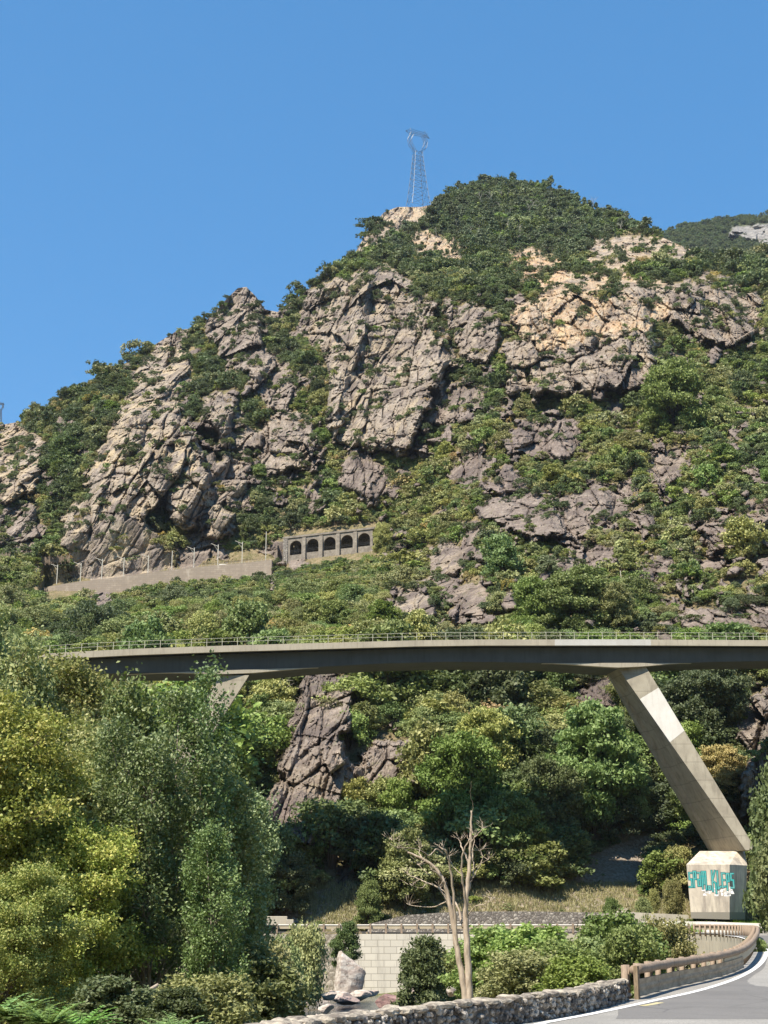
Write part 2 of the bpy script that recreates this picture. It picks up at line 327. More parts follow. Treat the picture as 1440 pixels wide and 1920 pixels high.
# outcrops: outline in the photograph, protrusion (m), colour: warm, purple, orange, pale
ROCK = [
 ([(300,645),(335,640),(362,680),(355,720),(330,740),(348,800),(385,860),(398,930),(425,965),(440,1000),(385,1000),(330,975),(300,930),(278,975),(290,1010),(318,1050),(330,1072),(230,1086),(130,1090),(122,1000),(135,950),(165,895),(190,840),(215,790),(240,740),(265,690)], 16, .75, .15, 0, .35),
 ([(298,640),(328,598),(348,596),(352,625),(320,655)], 4, .2, .3, 0, .1),
 ([(398,582),(428,545),(446,528),(462,528),(482,552),(500,582),(490,620),(502,660),(540,690),(548,735),(535,775),(500,765),(480,720),(450,690),(410,665),(398,625)], 11, .15, .35, 0, .35),
 ([(500,585),(525,575),(522,602),(506,604)], 3, .5, .0, 0, .5),
 ([(365,745),(400,738),(440,760),(470,800),(492,800),(484,850),(445,850),(420,830),(395,790)], 9, .3, .2, 0, .3),
 ([(385,870),(430,855),(470,890),(462,925),(440,960),(400,930)], 6, .3, .2, 0, .1),
 ([(498,790),(540,765),(578,780),(602,830),(575,880),(530,895),(490,865)], 10, .25, .3, 0, .4),
 ([(568,560),(620,535),(680,508),(722,503),(772,530),(800,565),(818,600),(842,640),(852,680),(825,720),(800,765),(782,800),(770,850),(700,845),(650,835),(615,830),(620,760),(625,700),(600,650),(570,640),(563,600)], 15, .45, .2, 0, .5),
 ([(640,860),(700,848),(722,880),(690,935),(650,925)], 7, 0, .5, 0, 0),
 ([(690,900),(745,888),(735,935),(695,945)], 5, 0, .5, 0, .2),
 ([(664,478),(672,450),(700,420),(722,395),(760,385),(800,382),(800,408),(762,428),(722,440),(703,470),(672,484)], 7, .7, 0, .25, .8),
 ([(765,452),(812,438),(855,445),(874,470),(852,497),(800,482),(768,480)], 8, .8, 0, .5, .8),
 ([(948,490),(985,476),(1025,488),(1068,500),(1050,537),(1010,542),(975,535),(952,515)], 9, .8, 0, 1.0, .7),
 ([(1095,482),(1110,468),(1160,452),(1232,440),(1290,448),(1340,452),(1440,446),(1600,450),(1600,480),(1440,474),(1330,488),(1260,496),(1180,500),(1110,512)], 9, .6, 0, .25, .9),
 ([(962,582),(1010,560),(1048,545),(1062,518),(1130,513),(1200,523),(1252,533),(1262,580),(1232,600),(1227,625),(1130,640),(1120,660),(1010,662),(985,640)], 12, .9, 0, .6, .7),
 ([(950,640),(985,640),(1010,662),(1120,660),(1130,640),(1227,625),(1240,690),(1205,732),(1130,722),(1060,742),(1000,747),(950,717)], 15, .3, .25, .05, .5),
 ([(1262,535),(1330,518),(1372,525),(1422,560),(1434,600),(1422,635),(1350,642),(1290,622),(1250,600)], 11, .2, .15, .1, .4),
 ([(830,572),(880,568),(922,600),(932,640),(917,692),(880,662),(850,620)], 9, .2, .3, 0, .3),
 ([(920,832),(990,790),(1050,778),(1092,800),(1082,850),(1060,872),(1000,862),(960,852)], 9, 0, .7, 0, .15),
 ([(1140,752),(1182,755),(1177,800),(1150,812)], 5, 0, .1, 0, .7),
 ([(850,872),(900,850),(912,890),(860,902)], 5, 0, .6, 0, 0),
 ([(790,740),(860,720),(900,740),(850,790),(800,790)], 5, .1, .5, 0, .1),
 ([(880,950),(960,938),(1010,930),(1060,932),(1100,915),(1150,907),(1192,930),(1182,960),(1130,992),(1080,1018),(1030,1002),(980,1012),(940,982),(900,977)], 11, 0, .45, 0, .2),
 ([(900,905),(950,885),(1002,905),(982,937),(930,932)], 8, 0, .8, 0, 0),
 ([(860,980),(900,988),(932,1060),(880,1062),(868,1020)], 7, .1, .7, 0, 0),
 ([(790,1040),(830,1018),(872,1040),(872,1075),(810,1082)], 7, .3, .5, 0, .2),
 ([(1000,1062),(1080,1030),(1150,1023),(1172,1050),(1140,1082),(1080,1072)], 8, 0, .6, 0, .1),
 ([(1180,1060),(1250,1040),(1262,1072),(1200,1092)], 5, 0, .8, 0, .1),
 ([(1300,990),(1370,968),(1436,938),(1500,930),(1500,985),(1440,975),(1392,1010),(1370,1042),(1330,1022)], 10, .1, .6, .15, 0),
 ([(1300,1050),(1345,1040),(1350,1075),(1310,1080)], 4, .1, .6, 0, .2),
 ([(733,1112),(755,1093),(792,1110),(824,1150),(802,1188),(760,1192),(733,1160)], 9, .55, .3, 0, .4),
 ([(850,1112),(900,1088),(922,1110),(900,1162),(870,1162)], 6, .2, .6, 0, .2),
 ([(822,1090),(860,1088),(852,1132),(830,1142)], 5, .1, .6, 0, 0),
 ([(1210,862),(1270,840),(1302,860),(1270,892),(1220,892)], 5, .1, .5, 0, .1),
 ([(1232,1172),(1310,1148),(1400,1138),(1500,1150),(1500,1198),(1240,1198)], 7, .1, .6, 0, .3),
 ([(568,1262),(640,1255),(672,1290),(662,1350),(640,1400),(662,1440),(702,1400),(762,1388),(802,1420),(802,1465),(740,1482),(700,1502),(660,1502),(600,1532),(590,1582),(540,1572),(500,1532),(520,1460),(540,1400),(545,1330)], 10, .25, .5, 0, .35),
 ([(440,1512),(560,1502),(592,1592),(530,1622),(450,1632)], 5, 0, .8, 0, .3),
 ([(628,1632),(655,1618),(673,1680),(640,1692)], 4, .1, .6, 0, .2),
 ([(1072,1322),(1130,1262),(1152,1268),(1162,1310),(1140,1342),(1110,1362),(1068,1352)], 6, 0, .85, 0, .1),
 ([(1218,1255),(1278,1250),(1288,1282),(1260,1302),(1230,1290)], 5, 0, .2, 0, .5),
 ([(1600,1270),(1440,1290),(1402,1320),(1376,1340),(1384,1380),(1402,1420),(1392,1470),(1386,1525),(1440,1545),(1600,1550)], 12, .05, .15, 0, .5),
 ([(-250,800),(-60,790),(0,790),(50,798),(82,830),(77,880),(62,922),(20,937),(-60,940),(-250,940)], 13, .7, .1, .1, .6),
 ([(-200,940),(0,932),(62,960),(92,1020),(40,1032),(-200,1010)], 7, .1, .3, 0, .1),
 ([(290,1202),(330,1180),(352,1190),(322,1217)], 4, .1, .5, 0, .2),
 ([(385,1192),(422,1185),(432,1205),(395,1212)], 3, .1, .5, 0, .3),
 ([(168,1112),(200,1100),(217,1142),(182,1162)], 4, 0, .6, 0, .1),
 ([(545,1035),(575,1030),(580,1065),(552,1078)], 3, .1, .5, 0, .2),
 ([(495,1070),(515,1065),(517,1105),(500,1105)], 3, .1, .5, 0, .2),
 ([(575,925),(600,922),(602,945),(580,950)], 3, .1, .5, 0, .2),
 ([(330,1010),(400,1000),(420,1040),(340,1060)], 4, .1, .4, 0, .1),
 ([(505,1010),(530,1015),(528,1045),(490,1040)], 3, .1, .4, 0, .2),
 ([(280,1315),(350,1300),(345,1345),(290,1345)], 4, .1, .5, 0, .3),
 ([(100,1270),(175,1262),(170,1300),(120,1300)], 4, .1, .4, 0, .4),
]
SCREE = [[(1040,1650),(1110,1600),(1190,1570),(1262,1572),(1252,1625),(1200,1665),(1150,1692),(1030,1706)],
         [(690,1690),(1000,1672),(1240,1690),(1300,1712),(1300,1735),(600,1740),(560,1700)],
         [(540,1690),(640,1640),(700,1690),(690,1735),(500,1735)],
         [(1080,1400),(1105,1370),(1130,1400),(1110,1440)], [(490,1130),(545,1132),(540,1165),(480,1160)]]
def poly_sd(px, py, poly):
    """signed distance in photograph pixels, positive inside"""
    P = np.array(poly, float); out = np.full(px.shape, -999.0)
    m = (px > P[:, 0].min() - 30) & (px < P[:, 0].max() + 30) & (py > P[:, 1].min() - 30) & (py < P[:, 1].max() + 30)
    x = px[m]; y = py[m]; d = np.full(x.shape, 1e9); ins = np.zeros(x.shape, bool)
    for (ax, ay), (bx, by) in zip(P, np.roll(P, -1, 0)):
        ex, ey = bx - ax, by - ay
        t = np.clip(((x - ax) * ex + (y - ay) * ey) / (ex * ex + ey * ey + 1e-9), 0, 1)
        d = np.minimum(d, (x - ax - t * ex)**2 + (y - ay - t * ey)**2)
        c = ((ay > y) != (by > y)) & (x < (bx - ax) * (y - ay) / (by - ay + 1e-12) + ax)
        ins ^= c
    out[m] = np.where(ins, np.sqrt(d), -np.sqrt(d)); return out
def blur(a, n, ax):
    k = np.hanning(2 * n + 3)[1:-1]; k /= k.sum(); pad = [(0, 0), (0, 0)]; pad[ax] = (n, n)
    ap = np.pad(a, pad, mode='edge'); o = 0
    for i, wgt in enumerate(k):
        o = o + wgt * (ap[i:i + a.shape[0]] if ax == 0 else ap[:, i:i + a.shape[1]])
    return o

xs = np.concatenate([np.linspace(-420, -60, 60, endpoint=False), np.arange(-60, 1500, 2.0), np.linspace(1500, 1860, 60)])
NX = len(xs); NY = 640
vv = np.linspace(0, 1, NY)
ysky = np.interp(xs, _sx, _sy)
PY = 1760 + (ysky[None, :] - 1760) * vv[:, None]; PX = np.broadcast_to(xs[None, :], PY.shape).copy()
keys = sorted(DEP)
cols = []
for kx in keys:
    a = np.array(sorted(DEP[kx]), float); cols.append((a[:, 0], a[:, 1]))
B = np.zeros(PY.shape)
for j in range(NX):
    i = int(np.clip(np.searchsorted(keys, xs[j]) - 1, 0, len(keys) - 2))
    t = (xs[j] - keys[i]) / (keys[i + 1] - keys[i]); t = t * t * (3 - 2 * t)
    B[:, j] = (1 - t) * np.interp(PY[:, j], *cols[i]) + t * np.interp(PY[:, j], *cols[i + 1])
B = blur(blur(B, 12, 0), 14, 1)
X0, _, Z0 = at_np(PX, PY, B)
# outcrops
wx = 17 * fbm(PX / 38, PY / 38, 3.1, 5, 2.1, .6); wy = 17 * fbm(PX / 38, PY / 38, 8.7, 5, 2.1, .6)
rock = np.zeros(B.shape); prot = np.zeros(B.shape); colr = np.zeros((4,) + B.shape)
for pl, A, *cc in ROCK:
    sd = poly_sd(PX + wx, PY + wy, pl) + 4
    m = sstep(-3, 4, sd); rock = np.maximum(rock, m)
    pr = .62 * A * np.clip((sd + 3) / (5 + .7 * A), 0, 1)**0.6; prot = np.maximum(prot, pr)
    for q in range(4): colr[q] = np.where(m > 0, colr[q] * (1 - m) + cc[q] * m, colr[q])
# small outcrops breaking through the bushes, and the woods
extra = fbm(PX / 34, PY / 26, 20.2, 4); zone = sstep(1240, 1150, PY) * sstep(540, 640, PY) * sstep(640, 760, PX)
zone = np.maximum(zone, 0.85 * sstep(1010, 900, PY) * sstep(20, 100, PX) * sstep(600, 700, PY) * sstep(560 - 400, 1000 - 400, PX + PY * .5))
zone = np.maximum(zone, .85 * sstep(480, 560, PY) * sstep(900, 820, PY) * sstep(360, 460, PX) * sstep(1300, 1200, PX))
e = sstep(0.22, 0.32, extra * zone + 0.02) * (1 - rock)
e2 = sstep(0.46, 0.54, fbm(PX / 22, PY / 18, 31.2, 4)) * (1 - rock) * sstep(1600, 1500, PY) * sstep(1180, 1260, PY) * 0.8
e = np.maximum(e, e2)
prot = np.maximum(prot, 5 * e); colr[1] = np.where(e > rock, 0.6, colr[1]); colr[3] = np.where(e > rock, .15, colr[3]); rock = np.maximum(rock, e)
scree = np.zeros(B.shape)
for pl in SCREE: scree = np.maximum(scree, sstep(-4, 4, poly_sd(PX + wx, PY + wy * .6, pl)))
scree *= 1 - rock
rs_ = blur(blur(rock, 3, 0), 3, 1)
# relief in metres: prows that rise from the left and break off to the right, broken blocks, ledges
lean = 0.16 - 0.14 * sstep(840, 1060, PX)
s = X0 - lean * (Z0 - 190); t = Z0 + lean * X0
wp = 4 * fbm(X0 / 26, Z0 / 40, B / 60, 3)
f1, j1 = facets((s + .8 * wp) / 12, t / 30, 3, 1.25); f2, j2 = facets((s + .5 * wp) / 4.6, (t + wp) / 11, 40, 1.3); f3, j3 = facets((s + .3 * wp) / 1.9, t / 4.2, 90, 1.4); f4, j4 = facets(s / .85, (t + .3 * wp) / 1.6, 140, 1.4); f5, j5 = facets((s + .2 * wp) / .42, t / .8, 200, 1.4)
nearr = sstep(1120, 1230, PY)
big = saw((s + 1.2 * wp) / 34 + 0.3, .82)
mid = saw((s + .8 * wp) / 11.5 + .35 * perlin(t / 22, 3, 3), .8)
led = (t + 4 * perlin(X0 / 20, Z0 / 30, 9)) / 9; led = led - np.floor(led)
f0, j0 = facets((s + 1.2 * wp) / 24, t / 52, 11, 1.5)
R = (-7 * big * sstep(.35, .8, prot / 8.5) - 9.5 * f0 * (1 - .6 * nearr) - 3.6 * mid - 5.2 * f1 - 3.0 * f2 - 1.15 * f3 - (.38 + .2 * nearr) * f4 - .26 * nearr * f5
     + 2.2 * (1 - sstep(0, .09, j1)) + 1.4 * (1 - sstep(0, .12, j2)) + 0.45 * (1 - sstep(0, .15, j3)) + 0.9 * led**3
     - 0.5 * fbm(X0 / 4, Z0 / 8, B / 5, 3))
soil = 1.3 * fbm(X0 / 14, Z0 / 14, B / 20, 4) + 0.12 * fbm(X0 / 1.2, Z0 / 1.2, B, 3)
gully = 7 * fbm(X0 / 60, Z0 / 130, 5.5, 3)
base_soft = sstep(189, 205, B)
Yf = B - prot * base_soft + base_soft * (rs_ * R * (0.72 + 0.28 * sstep(2, 7, prot)) + (1 - rs_) * soil) + gully * sstep(200, 260, B)
RW = [(84, 1106, 402), (100, 1101, 400), (150, 1093, 399), (205, 1087, 398), (300, 1074, 397), (400, 1063, 396), (470, 1057, 395), (512, 1052, 394)]
rwy = np.interp(PX, [q[0] for q in RW], [q[1] for q in RW]); rwd = np.interp(PX, [q[0] for q in RW], [q[2] for q in RW])
inr = sstep(70, 86, PX) * sstep(524, 514, PX)
rwo = np.interp(PX, [q[0] for q in RW], (4, 7, 16, 24, 32, 30, 28, 26))
lim = rwd + 1.4 + 7.5 * sstep(4, -6, PY - rwy) + rock * (0.22 * R + 2.5) * sstep(0, -12, PY - rwy)                       # the railway shelf is cut into the hill
Yf = np.where((inr > 0) & (PY > rwy - 300) & (PY < rwy + rwo), np.maximum(Yf, lim * inr + Yf * (1 - inr) - 0.02 * np.maximum(rwy - PY, 0)), Yf)
gin = (PX > 520) & (PX < 728) & (PY < 1052 - (PX - 531) * .11) & (PY > 960 - (PX - 531) * .11)
gd_ = 395 - (PX - 531) / 185 * 6.5
Yf = np.where(gin, np.maximum(Yf, gd_ + np.where(PY > 997 - (PX - 531) * .115, 8.2, 1.0)), Yf)
Xf, _, Zf = at_np(PX, PY, Yf)
# rows behind the crest
back = []
for q in range(1, 14):
    back.append((Xf[-1] * (1 + 0.03 * q), Yf[-1] + 9.0 * q, Zf[-1] - 0.35 * q - 0.55 * q * q + 1.2 * perlin(Xf[-1] / 12, q * .5, 1)))
Xa = np.vstack([Xf] + [b[0][None] for b in back]); Ya = np.vstack([Yf] + [b[1][None] for b in back]); Za = np.vstack([Zf] + [b[2][None] for b in back])
nrow = Xa.shape[0]
def padrows(a): return np.vstack([a, np.repeat(a[-1:], nrow - NY, 0)])
idx = np.arange(nrow * NX).reshape(nrow, NX)
Q = np.stack([idx[:-1, :-1], idx[:-1, 1:], idx[1:, 1:], idx[1:, :-1]], -1).reshape(-1, 4)

k = NT('hillside_rock_and_soil'); v = k.coord()
ar, aw, ap, ao, al, asc = [k.attr(n) for n in ('rock', 'warm', 'purple', 'orange', 'pale', 'scree')]
n_big = k.noise(v, 0.06, 4); n_mid = k.noise(v, 0.35, 6, 0.65); n_f = k.noise(v, 2.2, 6, 0.7)
dip = k.coord(rot=(0, 0.42, 0), scale=(1, 1, 0.16)); n_st = k.noise(dip, 0.8, 6, 0.68); n_st2 = k.noise(dip, 0.22, 5, 0.6, 0.4)
grey = k.mix(k.ramp(n_mid, [(0.36, 0), (0.64, 1)]), (0.18, 0.148, 0.126), (0.375, 0.315, 0.255))
purp = k.mix(k.ramp(n_mid, [(0.36, 0), (0.68, 1)]), (0.13, 0.098, 0.088), (0.31, 0.25, 0.215))
warm = k.mix(k.ramp(n_big, [(0.38, 0), (0.62, 1)]), (0.37, 0.315, 0.25), (0.57, 0.45, 0.27))
oran = k.mix(k.ramp(n_mid, [(0.38, 0), (0.62, 1)]), (0.54, 0.32, 0.16), (0.52, 0.42, 0.28))
c = k.mix(ap, grey, purp)
c = k.mix(k.math('MULTIPLY', aw, k.ramp(n_st2, [(0.40, 0), (0.56, 1)])), c, warm)
c = k.mix(k.math('MULTIPLY', ao, k.ramp(n_big, [(0.36, .2), (0.5, 1)])), c, oran)
c = k.mix(k.math('MULTIPLY', al, k.ramp(n_st, [(0.52, 0), (0.66, 0.65)])), c, (0.62, 0.58, 0.51))
c = k.mix(k.math('MULTIPLY', k.ramp(n_st, [(0.32, 1), (0.45, 0)]), 0.6), c, (0.13, 0.105, 0.098))
c = k.mix(k.ramp(n_f, [(0.30, 0.5), (0.44, 0)]), c, (0.10, 0.085, 0.078))
c = k.mix(k.ramp(n_f, [(0.56, 0), (0.72, 0.4)]), c, (0.60, 0.56, 0.50))
c = k.mix(k.math('MULTIPLY', k.ramp(k.noise(k.coord(scale=(1, 1, .35)), .11, 5, .62), [(.5, 0), (.6, 1)]), k.ramp(n_mid, [(.35, .25), (.6, .8)])), c, (.115, .092, .085))
lich = k.math('MULTIPLY', k.ramp(k.noise(v, 0.5, 5, 0.7), [(0.58, 0), (0.66, 0.7)]), 0.6)
c = k.mix(lich, c, (0.16, 0.17, 0.07))
soilc = k.mix(k.ramp(n_mid, [(0.4, 0), (0.6, 1)]), (0.14, 0.13, 0.055), (0.27, 0.21, 0.125))
soilc = k.mix(k.ramp(n_f, [(0.50, 0), (0.64, 0.7)]), soilc, (0.36, 0.30, 0.20))
scc = k.mix(k.ramp(n_f, [(0.38, 0), (0.6, 1)]), (0.25, 0.19, 0.145), (0.58, 0.54, 0.47))
scc = k.mix(k.ramp(n_big, [(0.42, 0), (0.58, .6)]), scc, (0.30, 0.22, 0.14))
soilc = k.mix(asc, soilc, scc)
edge = k.ramp(k.math('ADD', ar, k.math('MULTIPLY', k.math('SUBTRACT', n_f, 0.5), 0.9)), [(0.42, 0), (0.55, 1)])
c = k.mix(edge, soilc, c)
bh = k.math('ADD', k.math('ADD', k.math('MULTIPLY', n_st, 1.6), k.math('MULTIPLY', n_f, 0.7)), k.math('MULTIPLY', n_mid, 1.2))
M['hill'] = k.finish(c, 0.95, bh, 0.8, 0.9, spec=0.15)
me = fast_mesh('hillside', np.stack([Xa, Ya, Za], -1).reshape(-1, 3), Q, [M['hill']], attrs={
    'rock': padrows(rock).ravel(), 'warm': padrows(colr[0]).ravel(), 'purple': padrows(colr[1]).ravel(),
    'orange': padrows(colr[2]).ravel(), 'pale': padrows(colr[3]).ravel(), 'scree': padrows(scree).ravel()})
tag(link('hillside', me), kind='structure')
print('hillside', round(time.time() - T0, 1))

# depth lookup on the finished hillside
def hill(px, py):
    j = int(np.clip(np.searchsorted(xs, px), 0, NX - 1)); v_ = (py - 1760) / (ysky[j] - 1760)
    i = int(np.clip(round(v_ * (NY - 1)), 0, NY - 1)); return i, j
def hill_pt(px, py):
    i, j = hill(px, py); return Vector((Xf[i, j], Yf[i, j], Zf[i, j]))

# ------------------------------------------------------------------ far mountain beyond the right shoulder
mx = np.linspace(900, 1900, 420); my = np.linspace(0, 1, 90)
crest = np.interp(mx, [900, 1100, 1255, 1300, 1340, 1372, 1400, 1440, 1520, 1900], [575, 485, 432, 424, 417, 410, 412, 402, 384, 342]) + 4 * fbm(mx / 40, 0, 3, 4)
MYp = 560 + (crest[None] - 560) * my[:, None]; MXp = np.broadcast_to(mx[None], MYp.shape)
MB_ = 1250 + 260 * my[:, None] + 0 * MXp
band = sstep(0, 6, poly_sd(MXp + 5 * fbm(MXp / 14, MYp / 14, 1), MYp + 4 * fbm(MXp / 9, MYp / 9, 4), [(1362, 445), (1372, 424), (1440, 416), (1560, 405), (1700, 400), (1700, 470), (1440, 462), (1390, 448)]))
mX, _, mZ = at_np(MXp, MYp, MB_)
g1, _j = facets(mX / 22, mZ / 30, 9); g2, _j = facets(mX / 8, mZ / 12, 19)
MB_ = MB_ - 30 * band - band * (14 * g1 + 7 * g2) + 30 * fbm(mX / 90, mZ / 90, 1, 4)
mX, mYy, mZ = at_np(MXp, MYp, MB_)
bx = [np.vstack([a, a[-1:] * (1.0 if q == 1 else 1) + (0 if q != 1 else 160)]) for q, a in ((0, mX), (1, MB_), (0, mZ))]
bx[2][-1] -= 60
idx = np.arange(91 * 420).reshape(91, 420); Q = np.stack([idx[:-1, :-1], idx[:-1, 1:], idx[1:, 1:], idx[1:, :-1]], -1).reshape(-1, 4)
k = NT('far_mountain'); v = k.coord(); n = k.noise(v, 0.05, 6, 0.65); n2 = k.noise(v, 0.2, 5, 0.7)
c = k.mix(k.ramp(n2, [(0.4, 0), (0.62, 1)]), (0.035, 0.055, 0.02), (0.09, 0.10, 0.04))
c = k.mix(k.attr('rock'), c, k.mix(k.ramp(n2, [(0.4, 0), (0.6, 1)]), (0.16, 0.15, 0.14), (0.31, 0.295, 0.27)))
M['farm'] = k.finish(c, 0.95, n2, 0.8, 4.0)
me = fast_mesh('far_mountain', np.stack([b.ravel() for b in bx], -1), Q, [M['farm']], attrs={'rock': np.vstack([band, band[-1:] * 0]).ravel()})
tag(link('far_mountain', me), kind='structure')
farmtn = (MXp, MYp, bx, band)

# ------------------------------------------------------------------ road edge line (the guard rails follow it)
def road_z(Y): return -2.3 + 0.85 * float(sstep(50, 125, Y))
def on_road(px, py, dz=0.0):
    z = -2.3
    cx = (px - 720) / F; cy = -(py - 960) / F; tz = (sP + cP * cy) / (cP - sP * cy)
    Y = 40.0
    for _ in range(60): Y = 0.5 * Y + 0.5 * min(max((road_z(Y) + dz) / tz, 5), 200) if tz < 0 else 180
    return Vector((cx * Y / (cP - sP * cy), Y, road_z(Y) + dz))
_nearpts = [at(500, 1918, 25.7), at(650, 1900, 28.3), at(800, 1885, 31.2), at(1050, 1858, 37.4), at(1170, 1838, 44.6)]
_railpts = [on_road(*q) for q in [(1250, 1854), (1310, 1841), (1352, 1830), (1385, 1817), (1404, 1800), (1414, 1783), (1418, 1770)]]
_farpts = [at(1417, 1761, 122), at(1406, 1757, 137), at(1378, 1754, 150), at(1335, 1751, 163), at(1280, 1749, 173), at(1210, 1748, 178.5)]
EDGE = smooth_path([Vector((p[0], p[1], 0)) for p in [(-10, 8), (-6, 17)] + _nearpts + _railpts + _farpts + [(22, 180.2), (8, 180.3), (-14, 180.5), (-45, 181.5), (-90, 184)]], 10)
for p in EDGE: p.z = road_z(p.y)
_ex = np.array([p.x for p in EDGE]); _ey = np.array([p.y for p in EDGE])
def road_side(X, Y):
    """signed distance from the road edge line, positive towards the road"""
    X = np.asarray(X, float); Y = np.asarray(Y, float); best = np.full(X.shape, 1e9); sg = np.zeros(X.shape)
    for i in range(len(_ex) - 1):
        ex, ey = _ex[i + 1] - _ex[i], _ey[i + 1] - _ey[i]; L = ex * ex + ey * ey
        t = np.clip(((X - _ex[i]) * ex + (Y - _ey[i]) * ey) / L, 0, 1)
        dx = X - _ex[i] - t * ex; dy = Y - _ey[i] - t * ey; d = dx * dx + dy * dy
        m = d < best; best = np.where(m, d, best); sg = np.where(m, np.sign(dx * ey - dy * ex), sg)
    return np.sqrt(best) * sg
RIV = [(-95, 150), (-40, 120), (-8, 100), (-4, 125), (-1, 150), (2, 166)]
def river_d(X, Y):
    best = np.full(np.shape(X), 1e9)
    P_ = [(-120, 60), (-45, 108), (-16, 128), (-3, 150), (1, 172)]
    for (ax, ay), (bx_, by_) in zip(P_, P_[1:]):
        ex, ey = bx_ - ax, by_ - ay; t = np.clip(((X - ax) * ex + (Y - ay) * ey) / (ex * ex + ey * ey), 0, 1)
        best = np.minimum(best, np.hypot(X - ax - t * ex, Y - ay - t * ey))
    return best
gx = np.linspace(-170, 170, 341); gy = np.linspace(-40, 192, 290)
GX, GY = np.meshgrid(gx, gy)
sd = road_side(GX, GY)
rz = -2.3 + 0.85 * sstep(50, 125, GY)
riv = river_d(GX, GY)
bank = np.clip(-9.3 + 0.9 * sstep(3, 9, riv) + 0.33 * np.maximum(riv - 8, 0)**0.9, -11, -4.8) + 0.5 * fbm(GX / 8, GY / 8, 2, 4)
bank = bank + 0.55 * np.maximum(-GX - 26 - 0.12 * GY, 0)**1.05 * sstep(20, 60, GY + 0 * GX)     # the left flank climbs
wallfoot = sstep(140, 165, GY) * sstep(-30, -12, GX); bank = bank * (1 - wallfoot) + (-8.25 - 0.95 * sstep(9, 4, riv) + .4 * fbm(GX / 6, GY / 6, 4, 3)) * wallfoot
bank = np.where((GY > 45) & (GY < 150), np.minimum(bank, np.where(GX < -14, 99, -0.067 * GY - .35 + .25 * fbm(GX / 5, GY / 5, 7, 3))), bank)
thr = np.where(GY >= 100, 1.3, -0.3)
off = rz - 0.25 + 0.02 * fbm(GX, GY, 0, 2)
k_side = np.where(GY < 100, sstep(0.3, 7.0, -sd), np.where(GY < 100, sstep(0.3, 7.0, -sd), 1.0))
GZ = np.where(sd > thr, off, off * (1 - k_side) + bank * k_side)
GZ = np.where((sd > 10) & (GY < 176), off + 0.22 * np.maximum(sd - 12, 0), GZ)       # the hill to the right of the road
GZ = np.where((GY > 186) & (sd > 0), off, GZ)
def ground_z(x, y):
    i = int(np.clip((y - gy[0]) / (gy[1] - gy[0]), 0, 288)); j = int(np.clip((x - gx[0]) / (gx[1] - gx[0]), 0, 339))
    fy = (y - gy[i]) / (gy[1] - gy[0]); fx = (x - gx[j]) / (gx[1] - gx[0])
    return float((GZ[i, j] * (1 - fx) + GZ[i, j + 1] * fx) * (1 - fy) + (GZ[i + 1, j] * (1 - fx) + GZ[i + 1, j + 1] * fx) * fy)
k = NT('valley_ground'); v = k.coord(); n = k.noise(v, 0.3, 6, 0.65); n2 = k.noise(v, 3.0, 6, 0.7)
c = k.mix(k.ramp(n, [(0.4, 0), (0.6, 1)]), (0.09, 0.10, 0.035), (0.22, 0.19, 0.12))
c = k.mix(k.ramp(n2, [(0.5, 0), (0.65, 0.7)]), c, (0.34, 0.30, 0.23))
M['ground'] = k.finish(c, 0.95, n2, 0.7, 0.15)
idx = np.arange(290 * 341).reshape(290, 341); Q = np.stack([idx[:-1, :-1], idx[:-1, 1:], idx[1:, 1:], idx[1:, :-1]], -1).reshape(-1, 4)
tag(link('ground', fast_mesh('ground', np.stack([GX, GY, GZ], -1).reshape(-1, 3), Q, [M['ground']], smooth=True)), kind='structure')
# wide land so that nothing ends in the void
mb = MB(); mb.hexa([(-2500, -2500, -16), (2500, -2500, -16), (2500, 2500, -16), (-2500, 2500, -16), (-2500, -2500, -13), (2500, -2500, -13), (2500, 2500, -13), (-2500, 2500, -13)])
tag(mb.build('terrain', M['ground']), kind='structure')
hv_, hq_ = [], []
for i in range(61):
    a_ = math.radians(105 + 150 * i / 60)
    for j_ in range(12):
        r_ = 120 + 60 * j_; hv_.append((math.sin(a_) * r_, math.cos(a_) * r_, -14 + 0.60 * (r_ - 120) * (1 - .25 * j_ / 11) + 14 * float(perlin(a_ * 4, j_ * .6, 2))))
for i in range(60):
    for j_ in range(11): b_ = i * 12 + j_; hq_.append((b_, b_ + 1, b_ + 13, b_ + 12))
k = NT('unseen_slope'); M['opp'] = k.finish(k.mix(k.noise(k.coord(), .1), (.04, .055, .02), (.09, .10, .04)), .95)
tag(link('unseen_slope', fast_mesh('unseen_slope', hv_, hq_, [M['opp']], smooth=True)), kind='structure')  # unseen hill behind the camera, added to cut the sky's fill light
k = NT('river_water'); v = k.coord(scale=(1, 1, 1)); n = k.noise(v, 1.1, 4, 0.6, 0.6)
wc = k.mix(k.ramp(k.noise(v, 0.6, 4, 0.6), [(0.66, 0), (0.74, 0.6)]), (0.010, 0.030, 0.050), (0.5, 0.55, 0.55))
M['water'] = k.finish(wc, 0.12, n, 0.7, 0.15, spec=0.6)
wv = []; mb = MB(); mb.add([(-130, 50, -8.72), (20, 50, -8.72), (24, 179, -8.72), (-60, 179, -8.72), (-130, 140, -8.72)], [(0, 1, 2, 3, 4)])
tag(mb.build('river', M['water']), kind='structure')

